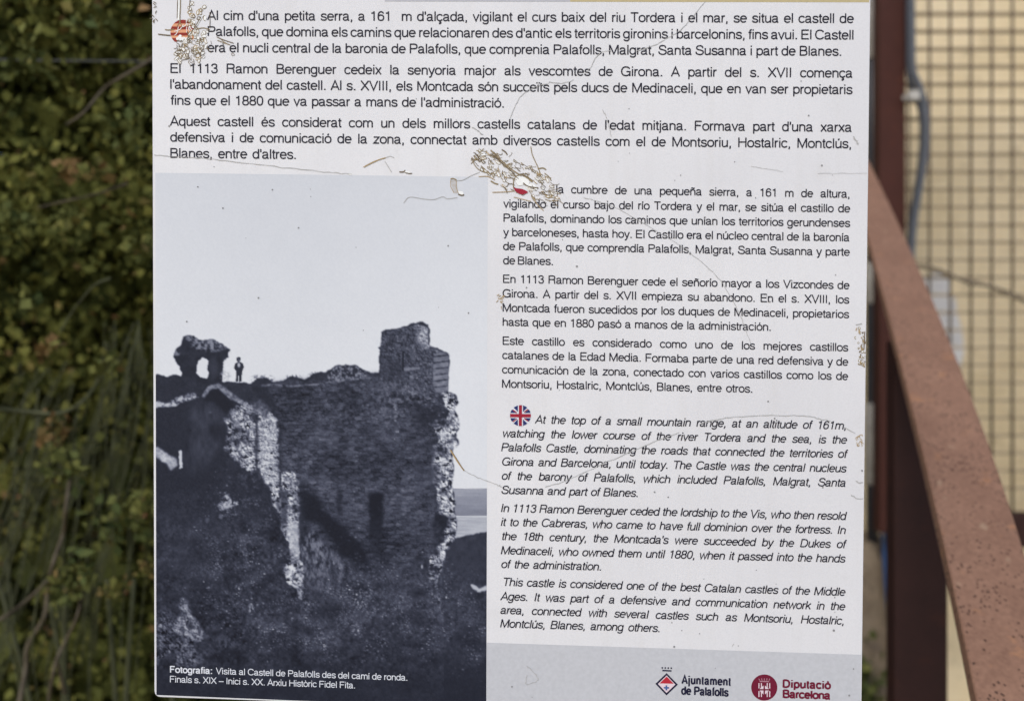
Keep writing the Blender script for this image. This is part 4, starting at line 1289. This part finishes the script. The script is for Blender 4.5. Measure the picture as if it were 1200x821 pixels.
def graphics():
    ob = flat('header_strip', [(451, 2.0), (668, 2.4), (668, -120), (451, -120)], M_head_grey, PANEL, 0.0001, label='grey printed strip above the text')
    flat('header_strip', [(668, 2.4), (1018.6, 3.0), (1020, -120), (668, -120)], M_head_beige, PANEL, 0.0001, label='beige printed strip above the text')
    foot = flat('footer_band', [(570.3, 752.4), (1009.3, 766.6), (1008.4, 842.6), (570.1, 828.0)], M_grey, PANEL, 0.00009, label='grey footer band carrying two emblems')
    # lozenge emblem
    k = Ink(0.00016); cx, cy = 781.2, 800.9
    k.poly([(cx, cy - 13), (cx + 13.2, cy + .5), (cx - .2, cy + 13.2), (cx - 13.2, cy - .4)])
    lo = k.build('lozenge_emblem', M_navy, foot, label='red, white and blue lozenge emblem with navy outline')
    k = Ink(0.00024); k.poly([(cx, cy - 10.2), (cx + 10.2, cy + .4), (cx - .2, cy + 10.2), (cx - 10.2, cy - .3)]); k.build('lozenge_field', M_pale_pink, foot)
    k = Ink(0.00032); k.poly([(cx, cy - 9.0), (cx + 8.3, cy - .6), (cx - 8.3, cy - 1.0)]); k.build('lozenge_top', M_red, foot)
    k = Ink(0.00032); k.stroke([(cx - .3, cy + 1.3), (cx - .4, cy + 7.2)], 1.9); k.stroke([(cx - 3.4, cy + 4.1), (cx + 2.8, cy + 4.3)], 1.9); k.build('cross', M_cross_blue, foot)
    k = Ink(0.0002)
    for i in range(4):
        k.poly(circle(776.1 + 3.5 * i, 781.8 + .12 * i, 1.05, 10))
    k.stroke([(776.2, 784.9), (786.9, 785.4)], 1.7); k.build('crown', M_navy, foot)
    k = Ink(0.0002)
    set_line(k, 'Ajuntament', 798.6, 800.2, 856.9, 802.6, 13.2, 16.0, 0, 0, 'letters', .74)
    set_line(k, 'de Palafolls', 798.3, 812.8, 853.6, 815.2, 13.2, 16.0, 0, 0, 'letters', .74)
    k.build('emblem_lettering', M_navy, foot)
    # round maroon emblem
    cx, cy = 895.6, 804.8
    k = Ink(0.00016); k.poly(circle(cx, cy, 15.3, 48)); k.build('round_emblem', M_maroon, foot, label='round maroon emblem with a white shield and crown')
    k = Ink(0.00026)
    x0, x1, y0, y1 = cx - 7, cx + 7, cy - 5.2, cy + 11
    xm, ym = cx - .1, cy + 2.6
    for x in (x0 + .7, x0 + 3.6, x1 - 3.6, x1 - .7):
        k.stroke([(x, y0), (x, ym - 1.6)], 1.15); k.stroke([(x, ym + 1.6), (x, y1)], 1.15)
    k.poly([(xm - 5.6, ym - .9), (xm - .9, ym - .9), (xm - .9, ym - 5.0)]); k.poly([(xm + .9, ym - 5.0), (xm + .9, ym - .9), (xm + 5.6, ym - .9)])
    k.poly([(xm - 5.6, ym + .9), (xm - .9, ym + 5.4), (xm - .9, ym + .9)]); k.poly([(xm + .9, ym + .9), (xm + .9, ym + 5.4), (xm + 5.6, ym + .9)])
    k.build('shield', M_pale_pink, foot)
    k = Ink(0.00026); k.stroke([(cx - 5.6, cy - 7.2), (cx + 5.6, cy - 7.0)], 1.3)
    for i in range(5):
        k.stroke([(cx - 6.4 + 3.2 * i, cy - 10.4 - .5 * (i in (1, 2, 3))), (cx - 5.4 + 2.7 * i, cy - 8.2)], .8)
    k.build('crown', M_pale_maroon, foot)
    k = Ink(0.0002)
    set_line(k, 'Diputaci\u00f3', 917.0, 804.7, 973.8, 806.6, 12.6, 18.5, 0, 0, 'letters')
    set_line(k, 'Barcelona', 917.0, 816.6, 973.6, 818.6, 12.6, 18.5, 0, 0, 'letters')
    k.build('emblem_lettering', M_maroon, foot)
    # round union flag before the English text
    cx, cy, r = 609.9, 486.6, 12.2
    k = Ink(0.00014); k.poly(circle(cx, cy, r + .5, 48)); fl = k.build('union_flag', M_white_ink, PANEL, label='small round British flag printed before the English text')
    k = Ink(0.00022)
    for sx in (-1, 1):
        for sy in (-1, 1):
            for tri in ([(3.0, 4.4), (3.0, 14), (13, 14)], [(4.6, 3.0), (14, 3.0), (14, 10.4)]):
                pts = [(cx + sx * a, cy + sy * b) for a, b in tri]
                ar = sum(pts[i][0] * pts[(i + 1) % 3][1] - pts[(i + 1) % 3][0] * pts[i][1] for i in range(3))
                pts = clip_circle(pts if ar > 0 else pts[::-1], cx, cy, r)
                if pts:
                    k.poly(pts)
    k.build('blue_field', M_flag_blue, fl)
    k = Ink(0.0003)
    k.stroke([(cx - r, cy), (cx + r, cy + .2)], 4.0); k.stroke([(cx, cy - r), (cx - .1, cy + r)], 3.6)
    for sx in (-1, 1):
        for sy in (-1, 1):
            k.stroke([(cx + sx * 4.2, cy + sy * (3.2 if sx * sy > 0 else 3.9)), (cx + sx * 9.0, cy + sy * (6.6 if sx * sy > 0 else 7.4))], 1.1)
    k.build('red_cross', M_flag_red, fl)
    # torn striped roundel before the Catalan text
    cx, cy, r = 214.4, 38.0, 14.6
    k = Ink(0.00014); k.poly([p for p in circle(cx, cy, r, 48) if p[1] < cy + 9]); cf = k.build('striped_roundel', M_cat_gold, PANEL, label='torn round flag of red and orange stripes before the first paragraph')
    k = Ink(0.00022)
    for a, b in ((-14.5, -10.2), (-6.6, -3.2), (0.6, 4.0)):
        pts = clip_circle([(cx - 16, cy + a), (cx + 16, cy + a), (cx + 16, cy + b), (cx - 16, cy + b)], cx, cy, r)
        k.poly(pts)
    k.poly(clip_circle([(cx - 16, cy + 7.0), (cx - 6.5, cy + 7.0), (cx - 6.5, cy + 11.2), (cx - 16, cy + 11.2)], cx, cy, r))
    k.build('red_stripe', M_cat_red, cf)
    # remnant of the red and yellow roundel before the Spanish text
    k = Ink(0.0006); k.poly(S((601.6, 219.5), (604, 220.6), (608, 221), (613, 222), (618.6, 225), (616.5, 226.8), (612.5, 228), (607.5, 226.8), (603.5, 223.6))); k.build('torn_roundel', M_flag_red, PANEL, label='last red scrap of a torn round flag')
graphics()

# ---- peeled, cracked and scratched vinyl -------------------------------------------------------------------------
def damage():
    r = random.Random(4)
    def walk(x, y, ang, n, step, turn, curl=0.0):
        pts = [(x, y)]
        for _ in range(n):
            ang += r.gauss(curl, turn)
            x += math.cos(ang) * step; y += math.sin(ang) * step
            pts.append((x, y))
        return pts
    def flake(cx, cy, ang, ln, wd):
        n, pts = 11, []
        for i in range(n):
            t = 2 * math.pi * i / n
            a, b = math.cos(t) * ln / 2 * r.uniform(.8, 1.1), math.sin(t) * wd / 2 * r.uniform(.6, 1.3)
            pts.append((cx + a * math.cos(ang) - b * math.sin(ang), cy + a * math.sin(ang) + b * math.cos(ang)))
        sp = [tuple(q) for q in spline(pts + [pts[0]], 3)]
        return sp
    inks = {M_crack: Ink(.00042), M_crack2: Ink(.00048), M_crack3: Ink(.00045), M_flake: Ink(.00037), M_hair: Ink(.0004)}
    def one(cx, cy, ang, ln, wd, fill=.5):
        f = flake(cx, cy, ang, ln, wd)
        if r.random() < fill:
            inks[M_flake].poly(f[:-1])
        k = r.random()
        seg = f if k > .35 else f[:int(len(f) * r.uniform(.45, .8))]
        inks[r.choice([M_crack, M_crack, M_crack2, M_crack3])].stroke(seg, r.uniform(.4, .8))
    # burst over the Catalan roundel: columns of flakes below and above
    for cx, y0, y1, sp, n in ((209, 52, 74, 5.0, 26), (217, 50, 72, 4.5, 22), (235, 44, 72, 4.5, 34), (227, 50, 62, 4, 14), (224, 2, 26, 4.5, 26), (234, 8, 30, 5, 30), (240, 36, 58, 5, 24), (222, 36, 50, 5, 16), (231, 28, 44, 5, 18)):
        for i in range(int(n * .42)):
            y = r.uniform(y0, y1)
            one(r.gauss(cx, sp * .7), y, r.gauss(math.pi / 2, .8), r.uniform(3, 7.5), r.uniform(1.8, 4.2), .9)
    for _ in range(16):
        x = r.uniform(203, 229)
        y0_ = r.uniform(22, 40)
        inks[r.choice([M_flake, M_flake, M_crack, M_crack2])].stroke(walk(x, y0_, 1.55, 8, r.uniform(.9, 2.0), .25), r.uniform(.4, .9))
    for _ in range(40):
        inks[r.choice([M_crack, M_crack2])].stroke(walk(r.gauss(222, 11), r.uniform(44, 72), r.gauss(1.6, .5), 7, 1.1, .7), r.uniform(.4, .8))
    for x, y in ((214, 46), (210, 44.5), (219, 47)):
        inks[M_flake].poly(flake(x, y, r.uniform(0, 3), 8, 5)[:-1])
    for pts, w in (([(208.5, -6), (208.2, 8), (207.8, 22)], .8), ([(211.8, -6), (211.6, 8), (211, 22)], .8), ([(223, -6), (222.6, 6), (221.5, 14)], .9), ([(204, 34.5), (198, 35.5), (193.5, 35)], 1.1), ([(200, 41.8), (195, 41.5), (185.5, 40.4)], 1.2), ([(246, 15), (246.3, 24), (246, 33)], .7), ([(236, 20), (228, 33), (219, 47)], 1.0), ([(229, 35), (238, 33), (246, 35)], 1.0), ([(254, 43.5), (262, 47), (274, 51)], .9), ([(255, 47.5), (264, 51), (270, 53)], .9), ([(258, 45), (262, 49), (268, 52.4)], .8)):
        inks[r.choice([M_crack, M_crack2])].stroke([tuple(q) for q in spline(pts, 4)], w)
    inks[M_flake].stroke([(209.9, -6), (209.9, 8), (209.2, 24)], 2.0)
    inks[M_flake].stroke([(238, 18), (229, 33), (219, 48)], 1.3)
    one(273, 64, .3, 4, 3, 0)
    # long slanting burst over the Spanish roundel
    A = math.atan2(232 - 182, 655 - 556)
    ca, sa = math.cos(A), math.sin(A)
    for i in range(85):
        t = r.uniform(-56, 56)
        half = 17 * math.sqrt(max(0.06, 1 - (t / 62) ** 2))
        s = r.uniform(-1, 1) * half
        x, y = 605 + t * ca - s * sa, 207 + t * sa + s * ca
        if math.hypot(x - 611, y - 214) < 9.5:
            continue
        one(x, y, A + r.gauss(0, .42), r.uniform(3, 9), r.uniform(1.1, 2.8), .85)
    for _ in range(110):
        t = r.uniform(-58, 56)
        half = 18 * math.sqrt(max(0.06, 1 - (t / 62) ** 2))
        q_ = r.uniform(-1, 1) * half
        x, y = 605 + t * ca - q_ * sa, 207 + t * sa + q_ * ca
        if math.hypot(x - 613, y - 214) > 10:
            inks[r.choice([M_crack, M_crack2, M_crack2])].stroke(walk(x, y, A + r.gauss(0, .25), 6, r.uniform(.6, 1.7), .35), r.uniform(.4, .85))
    inks[M_flake].poly(flake(612, 212, A, 19, 11)[:-1])
    inks[M_flake].poly(flake(622, 219, A, 16, 8)[:-1])
    for pts, w, m in (([(575, 176), (586, 187), (600, 199), (611, 206)], 1.5, M_crack), ([(577, 181), (590, 193), (603, 204)], 1.2, M_crack2), ([(612, 204.5), (618, 208.5), (624, 213)], 2.2, M_crack), ([(613, 214.5), (619, 218.5), (631, 220.5)], 1.3, M_crack2), ([(608, 205), (603, 209), (601.5, 216), (602, 221)], 1.2, M_crack), ([(622, 172), (624, 182), (630, 195), (633, 203)], 1.0, M_crack), ([(588, 175.5), (592, 178), (594.5, 181.5)], 1.4, M_crack2), ([(602, 224), (592, 225), (577, 225.5)], .9, M_crack3), ([(553, 184), (556, 193), (563, 200), (576, 204)], .9, M_crack), ([(552, 192), (556, 188), (560, 187)], .9, M_crack), ([(561, 207), (572, 207), (580, 211)], .9, M_crack3), ([(575, 212), (580, 215), (584, 216)], 1.5, M_crack), ([(624, 231), (630, 240), (637, 247)], .8, M_crack3), ([(630, 198), (636, 197), (640, 199)], 1.4, M_crack), ([(638, 203), (643, 207), (646, 212)], 1.0, M_crack), ([(602, 231), (610, 233), (622, 236)], .8, M_crack3), ([(610, 204.5), (617, 207), (625, 212)], .7, M_crack2), ([(607, 205), (613, 203.4), (620, 204.8)], .7, M_crack2)):
        inks[m].stroke([tuple(q) for q in spline(pts, 4)], w)
    # bits between the first text and the photograph
    for pts, w, m in (([(426, 196), (436, 191), (445, 187), (452, 185)], 1.1, M_crack3), ([(428, 194.5), (440, 188.6), (451, 185.5)], .7, M_crack), ([(452, 185), (457, 183.2), (462, 185)], .6, M_hair), ([(451, 189), (456, 197), (459, 202)], .8, M_hair), ([(468, 201.5), (473, 201.5), (475, 199.5)], 1.3, M_crack2), ([(475, 202.5), (480, 203.5), (483, 203.2)], .9, M_crack2), ([(528, 210), (531, 209.4), (535, 211)], 1.4, M_crack), ([(535, 212), (543, 211), (552, 206), (562, 202)], .7, M_hair), ([(537, 227.6), (541, 229), (544, 228.4)], 1.5, M_crack2), ([(473, 238), (480, 231), (495, 233), (508, 234), (519, 230.5), (524, 233), (536, 231.5)], .7, M_hair)):
        inks[m].stroke([tuple(q) for q in spline(pts, 4)], w)
    inks[M_flake].poly(flake(477, 201.5, .25, 8, 3)[:-1]); inks[M_flake].poly(flake(540, 226, .4, 8, 4)[:-1]); inks[M_flake].poly(flake(410.5, 204.3, .1, 4, 2)[:-1])
    for i in range(10):
        y = 211.5 + i * 1.6
        inks[M_crack3].stroke([(528.3 + i * .35, y), (534.5 + i * .3, y + .4)], .3)
    inks[M_crack3].stroke([(528, 211), (528.3, 219), (532, 226)], .6); inks[M_crack3].stroke([(535, 212), (534.6, 219), (537, 226)], .6)
    # hairlines
    for pts, w in (([(181, 182), (215, 184), (250, 187), (330, 196), (390, 202.5), (412, 204)], .7), ([(826, 2), (801, 32), (785, 43), (765, 54), (740, 61), (705, 61.5), (690, 82), (672, 94), (658, 97.5), (640, 98), (611, 112), (597, 140)], .75), ([(665, 228), (690, 233), (720, 243), (760, 265), (800, 290), (828, 312), (847, 333), (866, 366), (880, 402)], .6), ([(544, 551), (560, 559), (580, 566.5), (588, 570)], .75), ([(638, 570), (660, 564), (700, 546), (760, 520), (800, 505), (830, 493.5), (870, 487.5), (930, 486.5), (960, 490), (982, 497), (1002, 507)], .8), ([(706, 128), (712, 142), (716, 160)], .6), ([(1000, 160), (1004, 167), (1006.5, 171)], 1.1), ([(997, 579), (1004, 583.5), (1011, 584)], 1.0), ([(1003, 563), (1007, 565.5), (1011, 564.5)], 1.0), ([(553, 149), (560, 153), (566, 158)], 1.0), ([(617, 780), (622, 783), (630, 793), (629, 797), (617, 801), (617.5, 790)], .7), ([(880, 195), (905, 199), (935, 203), (1016, 203)], .45), ([(858, 757), (860, 754)], 1.0)):
        sp_ = [tuple(np.array(q) + (r.gauss(0, .35), r.gauss(0, .35))) for q in spline(pts, 9)]
        for k0 in range(0, len(sp_) - 1, 7):
            if r.random() > .12:
                inks[M_hair].stroke(sp_[k0:k0 + 8], [w * r.uniform(.45, 1.15) for _ in range(8)])
    inks[M_crack3].stroke([tuple(q) for q in spline([(528, 527), (536, 540), (544, 551)], 4)], 1.5)
    inks[M_crack2].stroke([tuple(q) for q in spline([(528.5, 526.5), (536.5, 539), (544, 551)], 4)], .6)
    # chipped right edge
    for i in range(46):
        y = r.uniform(384, 430)
        x = 1014.5 - (y - 384) * .013 - abs(r.gauss(0, 4.2)) - .8
        one(x, y, r.gauss(1.5, .5), r.uniform(1.2, 4), r.uniform(.8, 2), .8)
    inks[M_crack2].stroke([(1013.2, 388), (1012.8, 396), (1012.2, 410)], 1.1)
    inks[M_hair].stroke([(1003, 380.5), (1010, 379)], 1.2)
    for i in range(7):
        inks[M_crack3].stroke(walk(1004 + r.uniform(0, 4), 510 + r.uniform(0, 12), r.uniform(0, 6), 9, .9, .5, .3), .6)
    for i in range(9):
        inks[M_crack2].stroke(walk(179.5 + r.uniform(0, 4), r.uniform(4, 24), r.uniform(0, 6), 4, 1.0, .4), .8)
    for i in range(12):
        inks[M_crack3].stroke(walk(587 + r.uniform(-3, 2), 343 + r.uniform(0, 16), r.uniform(0, 6), 4, .9, .4), .7)
    names = {M_crack: 'brown crack', M_crack2: 'dark crack', M_crack3: 'amber crack', M_flake: 'bare white flake', M_hair: 'hairline scratch'}
    nm = {M_crack: 'peeling_crack', M_crack2: 'peeling_crack', M_crack3: 'peeling_crack', M_flake: 'bare_flake', M_hair: 'hairline_scratch'}
    for m, k in inks.items():
        k.build(nm[m], m, PANEL, kind='stuff')
    sp = Ink(.0004)
    for i in range(80):
        x, y = r.uniform(184, 1008), r.uniform(8, 835)
        if x < 570 and y > 440:
            continue
        q = r.choice([.5, .5, .6, .7, 1.0])
        sp.poly(circle(x, y, q, 7))
    for x, y, q in ((350, 267, 1.0), (303, 349, 1.1), (219, 376.6, 1.0), (232, 219, .9), (963, 194, 1.1), (617, 337, .9), (900, 470, 1.0), (790, 757, 1.2), (995, 814, 1.2), (1000, 783, .9), (977, 738, 1.4), (676, 312, 1.2), (767, 576, 1.0), (783, 582, .9), (1010, 551, 1.1), (978, 699.5, .8)):
        sp.poly(circle(x, y, q, 8))
    sp.build('speck', M_fleck, PANEL, kind='stuff')
damage()
